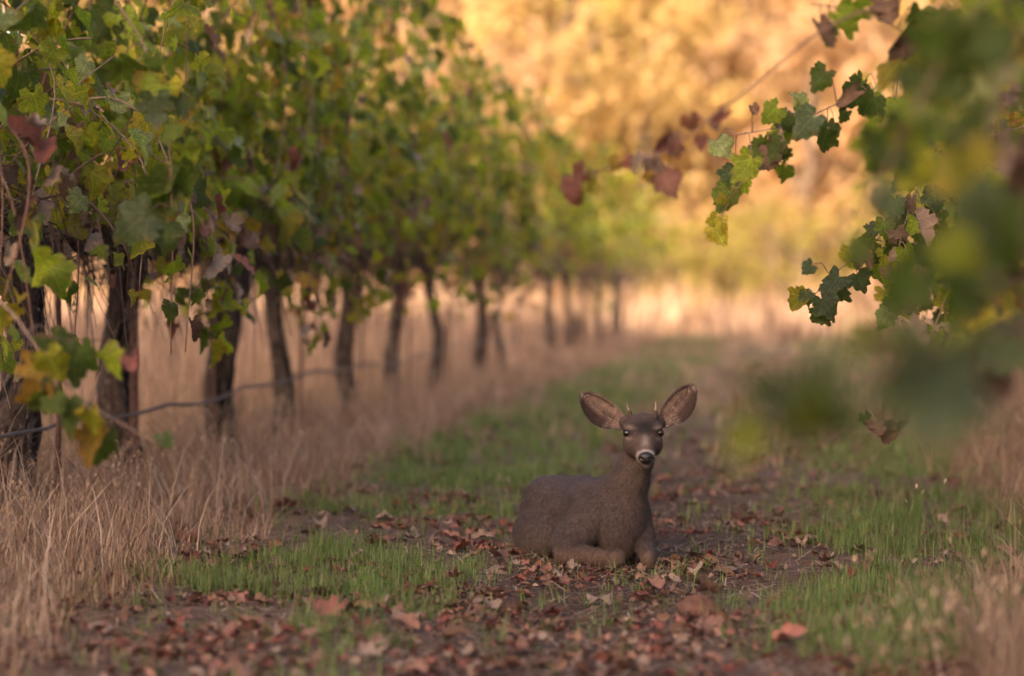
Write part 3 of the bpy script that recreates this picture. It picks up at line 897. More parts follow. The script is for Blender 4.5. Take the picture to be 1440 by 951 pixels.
def green_density(x, y):
    g = fbm(x * 1.7 + 40, y * 1.1 + 7, 3, 31)
    g2 = fbm(x * 5 + 3, y * 4, 2, 77)
    left = sstep(-2.5, -2.15, x) * (1 - sstep(-1.45, -.95, x))
    right = sstep(-.25, .3, x) * (1 - sstep(1.0, 1.35, x))
    d = np.clip(left * 1.0 + right * 1.15, 0, 1) * sstep(.46, .60, g + .20 * right) * (.3 + .7 * sstep(.4, .6, g2))
    d = d + .04
    d = d * (.2 + .8 * sstep(6.6, 7.7, y + .25 * (x < -.7) + .35 * (x > 0)))
    far = sstep(10.5, 13, y)
    d = d * (1 - far) + far * np.clip((left * .9 + right * .6) * (.2 + .7 * sstep(.4, .6, g)) + .03, 0, 1)
    return d
GP, gaz, gh, gc = tufts(scatter(45000, -2.6, 1.45, 5.6, 45, green_density, 1.0), 7, .022)
n = len(GP)
Dg = GP[:, 1]
blades(GP, rng.uniform(.03, .10, n) * gh * (1 + .3 * (Dg > 14)), rng.uniform(.0, .055, n), rng.uniform(.0022, .0042, n) * np.clip(Dg / 9, 1, 4),
       palette(n, [(.125, .20, .055), (.11, .18, .05), (.15, .215, .07), (.18, .205, .085), (.09, .145, .04), (.21, .19, .11)]) * gc[:, None], M_GRASS, 'green_grass', 'fresh green grass growing in strips beside the bare track', az=gaz)

def dry_density(x, y):
    edge_l = -2.2 + .75 * (fbm(y * 1.3, x * 0 + 1, 3, 50) - .5)
    edge_r = .86 - .5 * (1 - sstep(6.2, 10.5, y)) + .3 * (fbm(y * 1.3, x * 0 + 9, 3, 51) - .5)
    l = 1 - sstep(edge_l - .25, edge_l + .12, x)
    r_ = sstep(edge_r - .12, edge_r + .25, x)
    g = fbm(x * 2.2, y * 2.2, 2, 66)
    return np.clip(l + r_, 0, 1) * (.45 + .6 * g)
STRAW = [(.46, .315, .215), (.40, .255, .17), (.31, .19, .125), (.54, .40, .29), (.22, .13, .09), (.42, .28, .185), (.48, .34, .24), (.15, .09, .065)]
SHADED_STRAW = [(.33, .23, .16), (.28, .185, .125), (.21, .13, .09), (.38, .275, .2), (.15, .09, .065), (.3, .2, .135)]  # straw browned and darkened: shade of the near vines put into the colour
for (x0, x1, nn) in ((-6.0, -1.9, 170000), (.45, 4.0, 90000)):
    DP, daz, dh, dcol = tufts(scatter(nn // 13, x0, x1, 5.4, 48, dry_density, .9), 13, .045)
    n = len(DP); Dd = DP[:, 1]
    edge = np.clip(np.minimum(np.abs(DP[:, 0] + 2.1), np.abs(DP[:, 0] - .95)) / .8, .28, 1)
    Hh = rng.uniform(.10, .44, n) * (1.0 if x0 < 0 else 1.55) * edge * dh * (.55 + .85 * fbm(DP[:, 0] * 1.6, DP[:, 1] * 1.6, 3, 71))
    Hh = Hh * (1 - .4 * np.exp(-((DP[:, 0] - LX - .25) / .55) ** 2))
    lodge = rng.random(n) < .42
    ln_ = np.where(lodge, rng.uniform(.7, 1.25, n), rng.uniform(.03, .65, n)) * Hh
    me, tips, VV = blades(DP, Hh, ln_, rng.uniform(.0018, .0048, n) * np.clip(Dd / 11, 1, 3.5), palette(n, STRAW if x0 < 0 else SHADED_STRAW) * dcol[:, None], M_STRAW, 'dry_grass',
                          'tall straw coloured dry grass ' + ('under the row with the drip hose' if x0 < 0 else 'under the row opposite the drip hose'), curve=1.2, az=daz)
    # nodding oat spikelets on the taller stalks
    pick = np.where((Hh > .24) & (Dd < 26) & (rng.random(n) < .3))[0]
    rep = 5
    tp = np.repeat(tips[pick], rep, 0) + rng.normal(0, 1, (len(pick) * rep, 3)) * np.array([.022, .022, .03]) - np.array([0, 0, .02])
    m_ = len(tp); ln = rng.uniform(.016, .032, m_); wd = ln * .2 * np.repeat(np.clip(Dd[pick] / 11, 1, 2.2), rep)
    a = rng.random(m_) * 6.28; dn = np.stack([np.cos(a) * .5, np.sin(a) * .5, -np.ones(m_) * .8], 1); sd2 = np.stack([-np.sin(a), np.cos(a), np.zeros(m_)], 1)
    V = np.stack([tp, tp + dn * ln[:, None] * .45 + sd2 * wd[:, None], tp + dn * ln[:, None], tp + dn * ln[:, None] * .45 - sd2 * wd[:, None]], 1)
    Q = (np.arange(m_) * 4)[:, None] + np.array([[0, 1, 2, 3]])
    link('oat_spikelets', mesh_np('oat_spikelets', V.reshape(-1, 3), Q=Q, col=np.repeat(palette(m_, [(.42, .29, .19), (.36, .235, .145), (.47, .35, .24)]), 4, 0), mat=M_STRAW), None, kind='stuff', label='pale nodding oat heads among the dry grass')

# long single stalks arching out of the mass
for (x0, x1, lab) in ((-3.6, -2.0, 'long arching straws leaning out of the dry grass under the hose row'), (.6, 2.0, 'long arching straws leaning out of the dry grass opposite the hose row')):
    C_ = scatter(2600, x0, x1, 5.6, 24, dry_density, .8); n = len(C_)
    HH = rng.uniform(.22, .6, n) * np.clip(np.abs(C_[:, 0] + .62) / 2.2, .4, 1)
    blades(C_, HH, rng.uniform(.4, 1.3, n) * HH, rng.uniform(.003, .0055, n), palette(n, [(.46, .35, .26), (.40, .29, .2), (.3, .2, .14)]), M_STRAW, 'arching_straw', lab, curve=1.3)

C_ = scatter(5200, -2.2, 1.0, 12.5, 50, lambda x, y: sstep(12, 26, y) * (.2 + .8 * sstep(.4, .6, fbm(x * 1.5, y * .7, 3, 230))), .5)
TP, ta, th_, tc_ = tufts(C_, 7, .06); n = len(TP); HH = rng.uniform(.04, .16, n) * th_
blades(TP, HH, rng.uniform(.1, .9, n) * HH, rng.uniform(.005, .012, n) * np.clip(TP[:, 1] / 20, 1, 2), palette(n, STRAW + [(.16, .2, .08), (.14, .18, .07)]) * tc_[:, None], M_STRAW, 'short_dry_grass', 'short straw and grass closing over the far end of the track', az=ta)

# taller grass behind the row and past its end
for (x0, x1, y0, y1, m_, h0, h1, wv_, lab) in ((-11, -3.5, 8.5, 47, 4200, .45, .95, .005, 'tall tangled straw grass behind the row with the drip hose'), (-18, 18, 44, 95, 1500, .3, 1.0, .02, 'tall pale grass past the ends of the rows')):
    C_ = scatter(m_, x0, x1, y0, y1, lambda x, y: .25 + .75 * sstep(.35, .6, fbm(x * .8, y * .5, 3, 201)), .8)
    TP, ta, th_, tc_ = tufts(C_, 11, .09 if y1 < 50 else .3)
    n = len(TP); HH = rng.uniform(h0, h1, n) * th_
    blades(TP, HH, rng.uniform(.05, .6, n) * HH, rng.uniform(.6, 1.3, n) * wv_ * np.clip(TP[:, 1] / 14, 1, 3), palette(n, STRAW) * tc_[:, None], M_STRAW, 'tall_dry_grass', lab, az=ta)

# fallen straw and crumbs of leaf lying flat on the track
SP_ = scatter(30000, -2.5, 1.4, 5.8, 20, lambda x, y: .35 + .65 * fbm(x * 2.5, y * 2.5, 3, 90), 1.2)
n = len(SP_); L_ = rng.uniform(.02, .13, n); a = rng.random(n) * 6.28; w_ = rng.uniform(.001, .0025, n) * np.clip(SP_[:, 1] / 9, 1, 2)
d = np.stack([np.cos(a), np.sin(a), rng.normal(0, .12, n)], 1); s_ = np.stack([-np.sin(a), np.cos(a), np.zeros(n)], 1)
B = SP_ + np.array([0, 0, .008])
V = np.stack([B - s_ * w_[:, None], B + s_ * w_[:, None], B + d * L_[:, None] + s_ * w_[:, None] + [0, 0, .004], B + d * L_[:, None] - s_ * w_[:, None] + [0, 0, .004]], 1)
link('straw_litter', mesh_np('straw_litter', V.reshape(-1, 3), Q=(np.arange(n) * 4)[:, None] + np.array([[0, 1, 2, 3]]), col=np.repeat(palette(n, [(.36, .25, .17), (.28, .18, .12), (.2, .12, .085), (.44, .33, .24)]), 4, 0), mat=M_STRAW), None, kind='stuff', label='broken straw scattered over the soil track')

# crumbs and clods of dug earth on the track
C_ = scatter(26000, -2.2, .9, 5.9, 17, lambda x, y: np.exp(-((x - PATH_X) / .6) ** 2) * (.25 + .75 * sstep(.4, .6, fbm(x * 3, y * 3, 3, 260))) + .08, 1.1)
n = len(C_); oct_ = np.array([(1, 0, 0), (0, 1, 0), (-1, 0, 0), (0, -1, 0), (0, 0, 1), (0, 0, -1)], float)
ot = np.array([(0, 1, 4), (1, 2, 4), (2, 3, 4), (3, 0, 4), (1, 0, 5), (2, 1, 5), (3, 2, 5), (0, 3, 5)])
rad = .003 + .016 * rng.random(n) ** 3
V = C_[:, None, :] + oct_[None] * rad[:, None, None] * rng.uniform(.55, 1.3, (n, 6, 3)) + rng.normal(0, .12, (n, 6, 3)) * rad[:, None, None]
link('soil_crumbs', mesh_np('soil_crumbs', V.reshape(-1, 3), T=((np.arange(n) * 6)[:, None, None] + ot[None]).reshape(-1, 3), col=np.repeat(palette(n, [(.085, .052, .038), (.065, .04, .03), (.11, .07, .052), (.14, .095, .075)]), 6, 0), mat=M_STONE), None, kind='stuff', label='crumbs of dug reddish earth along the track')

# ------------------------------------------------------------------ fallen leaves
FALL = {'red': [((.28, .10, .07), (.23, .075, .055)), ((.34, .15, .115), (.28, .11, .09)), ((.2, .06, .048), (.16, .05, .04))],
        'pink tan': [((.33, .19, .145), (.27, .14, .105)), ((.28, .15, .115), (.23, .12, .09))],
        'pale': [((.36, .26, .2), (.29, .2, .15)), ((.31, .225, .175), (.25, .17, .125))],
        'brown': [((.17, .1, .07), (.12, .07, .05)), ((.22, .13, .09), (.16, .09, .065))]}
for k_, v_ in FALL.items():
    PALETTES['fallen ' + k_] = v_
fcache = {}
def fallen_mesh(shape, dry, kind, ci):
    key = (shape, dry, kind, ci)
    if key not in fcache:
        t = (DRY_T if dry else GREEN_T)[shape]
        fcache[key] = mesh_np('fallen_leaf', t[0], T=t[1], col=leaf_cols(t, FALL[kind][ci]), mat=M_DRY, extra=t[3])
    return fcache[key]
rf = random.Random(99)
def fall_spot():
    while True:
        y = 1 / rf.uniform(1 / 13.5, 1 / 6.25); x = rf.uniform(-2.5, 1.25)
        w = .25 + .75 * float(sstep(.42, .6, fbm(np.array([x * 1.8 + 2]), np.array([y * 1.6]), 3, 120)[0]))
        if y < 7.4: w = max(w, .8)
        if rf.random() < w: return x, y
def zone(x, y):
    if x < -2.0: return 'by the dry grass under the hose row'
    if x < -1.2: return 'in the grass beside the hose row'
    if x > .75: return 'by the dry grass opposite the hose row'
    if x > -.1: return 'in the grass opposite the hose row'
    return 'on the soil before the deer' if y < 9 else 'on the soil track behind the deer'
def fall_leaf(x, y, kind, size=None, dry=None):
    dry = (rf.random() < .5) if dry is None else dry
    sh = rf.randrange(len(DRY_T) if dry else len(GREEN_T))
    ci = rf.randrange(len(FALL[kind])); s = (size * .85) if size else rf.uniform(.035, .085)
    o = link('fallen_leaf', fallen_mesh(sh, dry, kind, ci), None)
    o.location = (x, y, float(height(x, y)) + .012 + (.01 if dry else .012))
    o.rotation_euler = (rf.gauss(0, .28), rf.gauss(0, .28), rf.uniform(0, 6.28)); o.scale = (s,) * 3
    st = 'curled' if dry else 'flat'
    zn = zone(x, y)
    o['label'] = f'{st} {kind} fallen vine leaf {zn}'; o['category'] = 'leaf'; o['group'] = f'{st} {kind} leaves {zn}'
    return o
placed = 0
for (px, py, kind, s, dry) in ((540, 765, 'pink tan', .13, True), (265, 770, 'pink tan', .13, True), (262, 790, 'red', .1, True), (475, 868, 'red', .12, False), (505, 880, 'red', .1, True), (108, 825, 'red', .1, True),
        (1036, 722, 'red', .09, True), (990, 880, 'pink tan', .1, False), (1098, 905, 'red', .1, True), (1190, 890, 'red', .1, True), (745, 898, 'pale', .1, False), (575, 870, 'pale', .09, False), (668, 795, 'red', .06, True), (405, 715, 'red', .12, True), (420, 575, 'red', .12, True),
        (1105, 800, 'pale', .06, True), (1175, 800, 'pale', .07, True), (985, 825, 'pink tan', .08, True), (700, 745, 'red', .09, False), (655, 765, 'red', .08, False), (520, 905, 'red', .1, True), (1320, 725, 'pale', .06, True), (440, 840, 'brown', .09, True)):
    p = on_ground(px, py + 8)
    fall_leaf(p[0], p[1], kind, s, dry); placed += 1
dp = on_ground(889.3, 797, -.02)
while placed < 285:
    x, y = fall_spot()
    if abs(x - dp[0] + .15) < .36 and -.08 < y - dp[1] < .8: continue
    fall_leaf(x, y, rf.choice(['red', 'pink tan', 'pink tan', 'pale', 'pale', 'brown', 'brown', 'pink tan'])); placed += 1
LP = scatter(36000, -2.6, 1.35, 6.0, 30, lambda x, y: np.clip(.05 + .9 * sstep(.47, .68, fbm(x * 2.4 + 5, y * 2.4, 4, 140)) * (.45 + .55 * np.clip(np.abs(x - PATH_X) / .45, 0, 1)) + .06 * (1 - sstep(6.6, 7.8, y)), 0, 1), 1.0)
litter = []
for x, y, z in LP:
    kd = rf.choice(['fallen brown', 'fallen brown', 'fallen brown', 'fallen pink tan', 'fallen pink tan', 'fallen red', 'fallen red', 'fallen pale'])
    a_ = rf.uniform(0, 6.28)
    litter.append(mk_leaf((x, y, z + .014), (math.cos(a_), math.sin(a_), rf.gauss(0, .25)), (rf.gauss(0, .35), rf.gauss(0, .35), 1), (.009 + .040 * rf.random() ** 1.6) * (1 + max(y - 13, 0) * .04), kd, rf, dry=rf.random() < .7))
link('leaf_litter', leaves_mesh('leaf_litter', litter, mat=M_DRY, r=rf), None, kind='stuff', label='crumbled leaf litter scattered over the track')

def clod(px, py, size, label, col, seed):
    r = random.Random(seed)
    p = on_ground(px, py)
    n1, n2 = 9, 14
    V = []
    for i in range(n1):
        for j in range(n2):
            ph = math.pi * i / (n1 - 1); th = 2 * math.pi * j / n2
            d_ = np.array([math.sin(ph) * math.cos(th), math.sin(ph) * math.sin(th), math.cos(ph)])
            k = .75 + .5 * float(vnoise2(d_[0] * 2 + seed, d_[1] * 2 + d_[2] * 2.3, seed))
            V.append(d_ * k * np.array(size))
    Q = [(i * n2 + j, i * n2 + (j + 1) % n2, (i + 1) * n2 + (j + 1) % n2, (i + 1) * n2 + j) for i in range(n1 - 1) for j in range(n2)]
    link('earth_clod', mesh_np('earth_clod', np.array(V), Q=np.array(Q), col=shade(col, len(V), r, .15), mat=M_STONE), None, (p[0], p[1], float(height(p[0], p[1])) + size[2] * .25), label=label, category='clod')
clod(700, 800, (.038, .03, .026), 'rounded brown stone on the soil beside the deer', (.2, .14, .12), 1)
clod(785, 812, (.024, .02, .017), 'small brown clod of earth before the folded foreleg', (.16, .1, .08), 2)
clod(985, 862, (.075, .06, .05), 'large reddish clod of earth beside the grass strip', (.13, .07, .052), 3)
clod(875, 838, (.026, .022, .015), 'small dark clod on the track in front of the deer', (.1, .06, .045), 4)

# ------------------------------------------------------------------ deer
def sdf_cone(P, a, b, ra, rb):
    a = np.array(a, np.float32); b = np.array(b, np.float32); ab = b - a
    t = np.clip((P - a) @ ab / (ab @ ab), 0, 1)
    return np.linalg.norm(P - a - t[..., None] * ab, axis=-1) - (ra + (rb - ra) * t)
def sdf_ell(P, c, r, rz=0.0, rx=0.0):
    q = P - np.array(c, np.float32)
    if rz:
        cs, sn = math.cos(rz), math.sin(rz); q = np.stack([cs * q[..., 0] + sn * q[..., 1], -sn * q[..., 0] + cs * q[..., 1], q[..., 2]], -1)
    if rx:
        cs, sn = math.cos(rx), math.sin(rx); q = np.stack([q[..., 0], cs * q[..., 1] + sn * q[..., 2], -sn * q[..., 1] + cs * q[..., 2]], -1)
    r = np.array(r, np.float32)
    k0 = np.linalg.norm(q / r, axis=-1); k1 = np.linalg.norm(q / (r * r), axis=-1) + 1e-6
    return k0 * (k0 - 1) / k1
def smin(a, b, k):
    h = np.clip(.5 + .5 * (b - a) / k, 0, 1)
    return b + (a - b) * h - k * h * (1 - h)

BODY_AX = math.atan2(.40, -.22)
def deer_sdf(P):
    P = np.asarray(P, np.float32)
    # trunk of the body
    d = sdf_cone(P, (-.06, .20, .175), (-.24, .50, .165), .132, .136)
    d = smin(d, sdf_ell(P, (-.285, .55, .155), (.125, .15, .125), rz=.5), .05)
    d = smin(d, sdf_ell(P, (-.345, .43, .085), (.083, .15, .100), rz=.45), .012)       # near haunch
    d = smin(d, sdf_ell(P, (-.13, .60, .13), (.10, .13, .11), rz=.5), .04)             # far haunch
    d = smin(d, sdf_ell(P, (-.325, .55, .232), (.055, .07, .05)), .05)                 # hip bones
    d = smin(d, sdf_ell(P, (-.165, .62, .25), (.055, .07, .045)), .05)
    d = smin(d, sdf_ell(P, (-.035, .15, .16), (.095, .115, .15)), .05)                 # chest
    d = smin(d, sdf_ell(P, (-.135, .22, .225), (.10, .10, .075)), .05)                 # withers
    # near foreleg, folded
    d = smin(d, sdf_cone(P, (-.130, .145, .195), (-.232, .115, .088), .084, .070), .012)
    d = smin(d, sdf_cone(P, (-.245, .085, .055), (-.085, .015, .040), .046, .024), .007)
    d = smin(d, sdf_ell(P, (-.060, .0, .039), (.034, .031, .036)), .007)
    d = smin(d, sdf_cone(P, (-.06, .0, .02), (-.2, .10, .02), .018, .016), .008)
    # far foreleg
    d = smin(d, sdf_cone(P, (.012, .17, .165), (.042, .14, .11), .070, .053), .012)
    d = smin(d, sdf_cone(P, (.043, .125, .095), (.060, .012, .047), .040, .026), .008)
    d = smin(d, sdf_ell(P, (.060, .0, .037), (.026, .03, .036)), .012)
    # neck
    nk = sdf_cone(P, (-.052, .165, .21), (-.004, .13, .315), .112, .072)
    nk = smin(nk, sdf_cone(P, (-.004, .13, .315), (.027, .105, .405), .073, .057), .02)
    nk = smin(nk, sdf_cone(P, (.027, .105, .405), (.04, .10, .49), .057, .053), .02)
    d = smin(d, nk, .03)
    # head
    h = sdf_ell(P, (.04, .075, .507), (.070, .078, .058))
    h = smin(h, sdf_cone(P, (.04, .035, .488), (.045, -.064, .416), .060, .033), .03)
    for s in (-1, 1):
        h = smin(h, sdf_ell(P, (.04 + s * .050, .024, .518), (.024, .026, .018)), .014)   # brow
        h = smin(h, sdf_ell(P, (.04 + s * .036, .035, .452), (.038, .05, .042)), .02)     # cheek
        h = smin(h, sdf_ell(P, (.04 + s * .056, .095, .53), (.03, .03, .026)), .02)       # ear base
        h = smin(h, sdf_cone(P, (.04 + s * .047, .055, .55), (.04 + s * .049, .05, .572), .0105, .0075), .010)  # pedicle
    h = smin(h, sdf_cone(P, (.04, .05, .445), (.046, -.069, .388), .045, .018), .014)     # jaw
    h = smin(h, sdf_ell(P, (.046, -.079, .408), (.035, .024, .026)), .012)
    return smin(d, h, .014)

def surface_nets(f, lo, hi, step):
    n = np.ceil((np.array(hi) - np.array(lo)) / step).astype(int) + 1
    ax = [np.float32(lo[k]) + np.arange(n[k], dtype=np.float32) * np.float32(step) for k in range(3)]
    D = np.empty(n, np.float32)
    YY, ZZ = np.meshgrid(ax[1], ax[2], indexing='ij')
    B = 8
    for i in range(0, n[0], B):
        xs = ax[0][i:i + B]
        G = np.stack([np.broadcast_to(xs[:, None, None], (len(xs),) + YY.shape), np.broadcast_to(YY, (len(xs),) + YY.shape), np.broadcast_to(ZZ, (len(xs),) + YY.shape)], -1)
        D[i:i + B] = f(G)
    m = tuple(k - 1 for k in n)
    S = np.zeros(m + (3,), np.float32); C = np.zeros(m, np.float32)
    cor = [(a, b, c) for a in (0, 1) for b in (0, 1) for c in (0, 1)]
    def sub(o): return D[o[0]:o[0] + m[0], o[1]:o[1] + m[1], o[2]:o[2] + m[2]]
    for a in cor:
        for k in range(3):
            if a[k]: continue
            b = list(a); b[k] = 1
            da, db = sub(a), sub(b)
            cr = (da < 0) != (db < 0)
            t = np.where(cr, da / np.where(cr, da - db, 1), 0)
            for q in range(3):
                S[..., q] += np.where(cr, a[q] + (t if q == k else 0), 0)
            C += cr
    act = C > 0
    idx = -np.ones(m, np.int64); idx[act] = np.arange(act.sum())
    V = (np.argwhere(act) + S[act] / C[act][:, None]) * step + np.array(lo)
    Qs = []
    for k in range(3):
        u, v = [(1, 2), (2, 0), (0, 1)][k]
        s0 = [slice(1, m[q]) for q in range(3)]; s0[k] = slice(0, m[k])
        s1 = list(s0); s1[k] = slice(1, m[k] + 1)
        a = D[tuple(s0)] < 0; b = D[tuple(s1)] < 0
        cr = np.argwhere(a != b)
        base = cr + np.array([1 if q != k else 0 for q in range(3)])
        sg = a[tuple(cr.T)]
        e = np.eye(3, dtype=int)
        q4 = [idx[tuple((base - o).T)] for o in (e[u] + e[v], e[v], 0 * e[u], e[u])]
        q = np.stack(q4, 1)
        q[~sg] = q[~sg][:, ::-1]
        Qs.append(q)
    return V, np.concatenate(Qs)

V, Q = surface_nets(deer_sdf, (-.46, -.13, -.02), (.16, .78, .62), .0052)
def grad(P, e=.003):
    g = np.stack([deer_sdf(P + np.eye(3)[k] * e) - deer_sdf(P - np.eye(3)[k] * e) for k in range(3)], -1)
    return g / (np.linalg.norm(g, axis=1)[:, None] + 1e-9)
NRM = grad(V)

def blob(P, c, r):
    return np.exp(-(((P - np.array(c)) / np.array(r)) ** 2).sum(1))
def deer_colour(P, nrm):
    n = len(P)
    x, y, z = P.T
    base = np.array([.076, .057, .054])
    c = np.tile(base, (n, 1)) * (.82 + .36 * fbm(x * 14 + z * 9, y * 14 + z * 5, 3, 300))[:, None] * (.80 + .40 * vnoise2(x * 190 + z * 90 - y * 60, z * 70 + y * 45, 310))[:, None]
    def mixc(w, col):
        w = np.clip(w, 0, 1)[:, None]
        c[:] = c * (1 - w) + np.array(col) * w
    mixc(.55 * sstep(.18, .29, z) * (y > .15) * sstep(.3, .9, nrm[:, 2]), (.105, .083, .080))     # greyer back: skylight painted on the up-facing coat
    mixc(.5 * blob(P, (0, .06, .3), (.1, .12, .12)), (.098, .07, .056))
    mixc(.8 * (1 - sstep(.05, .085, z)) * (y < .09), (.135, .09, .068))                               # warm brown forelegs
    mixc(.75 * blob(P, (-.33, .36, .03), (.08, .12, .05)), (.12, .088, .072))
    mixc(.55 * blob(P, (.035, .035, .36), (.05, .07, .05)), (.13, .10, .085))                          # paler throat
    mixc(.6 * np.exp(-((x + .05 + .55 * (y - .2)) / .05) ** 2) * sstep(.2, .27, z) * (y > .2), (.05, .042, .042))     # dark line along the spine
    hd = sstep(.37, .40, z - .3 * np.maximum(y - .06, 0))
    fx = x - .042
    mixc(hd * .75, (.082, .059, .051))
    mixc(np.clip(1.4 * hd * blob(P, (.042, -.01, .515), (.048, .09, .026)), 0, .96), (.020, .018, .020))                 # dark forehead
    mixc(hd * blob(P, (.042, .03, .572), (.05, .06, .012)) * .6, (.09, .066, .055))
    mixc(hd * blob(P, (.044, -.045, .465), (.013, .04, .022)) * .8, (.30, .25, .22))                 # pale blaze
    ell = np.sqrt(((x - .0455) / .0295) ** 2 + ((z - .4125) / .0225) ** 2)
    mixc(hd * np.clip(1.1 * np.exp(-((ell - 1.16) / .2) ** 2), 0, 1) * (.45 + .55 * sstep(.40, .43, z)) * (1 - sstep(-.058, -.046, y)), (.29, .25, .23))  # pale muzzle band
    for s in (-1, 1):
        mixc(hd * .85 * blob(P, (.042 + s * .055, .0, .5145), (.020, .04, .0075)), (.24, .19, .165))   # pale rings about the eyes
        mixc(hd * .7 * blob(P, (.042 + s * .057, -.005, .477), (.018, .04, .007)), (.22, .175, .15))
        mixc(hd * .95 * blob(P, (.042 + s * .0605, -.004, .4955), (.0175, .05, .0125)), (.015, .012, .011))
        mixc(hd * .55 * blob(P, (.042 + s * .034, -.03, .485), (.012, .03, .02)), (.09, .06, .047))
    mixc(hd * .95 * blob(P, (.046, -.084, .376), (.028, .03, .010)), (.42, .37, .33))               # white chin
    mixc(hd * .9 * np.exp(-((z - .3905) / .0045) ** 2) * (y < -.045), (.045, .03, .028))             # mouth line
    mixc(.45 * blob(P, (.045, .02, .385), (.05, .05, .02)), (.2, .15, .12))
    return c
DC = deer_colour(V, NRM)
def deer_body_mat():
    return mat_attr('deer_coat', rough=0.85, noise=(60, 0.22), spec=0.15, bump=0.35, bscale=260)
M_COAT = deer_body_mat()
deer = thing('deer', 'young grey brown buck deer with two short spikes lying on the bare soil track', 'deer')
deer.location = (dp[0], dp[1], float(np.max(height(np.array([dp[0], dp[0] - .2, dp[0] - .1]), np.array([dp[1], dp[1] + .1, dp[1] + .3])))) - .002)
deer.rotation_euler = (0, 0, YAW)
deer.scale = (1.02, 1.02, 1.045)
body = link('body', mesh_np('body', V, Q=Q, col=DC, mat=M_COAT), deer)

# short fur as fine tapering hairs laid along the coat
tri = np.concatenate([Q[:, [0, 1, 2]], Q[:, [0, 2, 3]]])
ar = np.linalg.norm(np.cross(V[tri[:, 1]] - V[tri[:, 0]], V[tri[:, 2]] - V[tri[:, 0]]), axis=1)
NF = 70000
ti = rng.choice(len(tri), NF, p=ar / ar.sum())
b1 = np.sqrt(rng.random(NF)); b2 = rng.random(NF)
FP = V[tri[ti, 0]] * (1 - b1)[:, None] + V[tri[ti, 1]] * (b1 * (1 - b2))[:, None] + V[tri[ti, 2]] * (b1 * b2)[:, None]
FN = grad(FP)
FC = deer_colour(FP, FN)
headm = ((FP[:, 2] > .385) & (FP[:, 1] < .12))
flow = np.where(headm[:, None], np.array([[0, .8, .5]]), np.array([[-.35, .45, -.75]]))
flow = flow + rng.normal(0, .22, FP.shape)
flow = flow - FN * (flow * FN).sum(1)[:, None]; flow /= np.linalg.norm(flow, axis=1)[:, None] + 1e-6
drc = flow * .9 + FN * rng.uniform(.18, .5, (NF, 1)); drc /= np.linalg.norm(drc, axis=1)[:, None]
ln = np.where(headm, rng.uniform(.003, .006, NF), rng.uniform(.008, .017, NF))
ln = np.where((FP[:, 1] < -.05) & headm, .0018, ln)
sdv = np.cross(drc, FN); sdv /= np.linalg.norm(sdv, axis=1)[:, None] + 1e-6
keep = FP[:, 2] > .008
wv = rng.uniform(.0006, .0013, (NF, 1))
FV = np.stack([FP - sdv * wv, FP + sdv * wv, FP + drc * ln[:, None]], 1)[keep]
fcol = (FC * np.where(rng.random((NF, 1)) < .15, rng.uniform(1.4, 2.0, (NF, 1)), rng.uniform(.65, 1.3, (NF, 1))))[keep]
link('fur', mesh_np('fur', FV.reshape(-1, 3), T=np.arange(len(FV) * 3).reshape(-1, 3), col=np.repeat(fcol, 3, 0), mat=mat_attr('deer_fur', rough=.7, noise=(60, .15), spec=.2, trans=.15, trgain=(1, 1, 1)), smooth=False), body, kind='stuff')

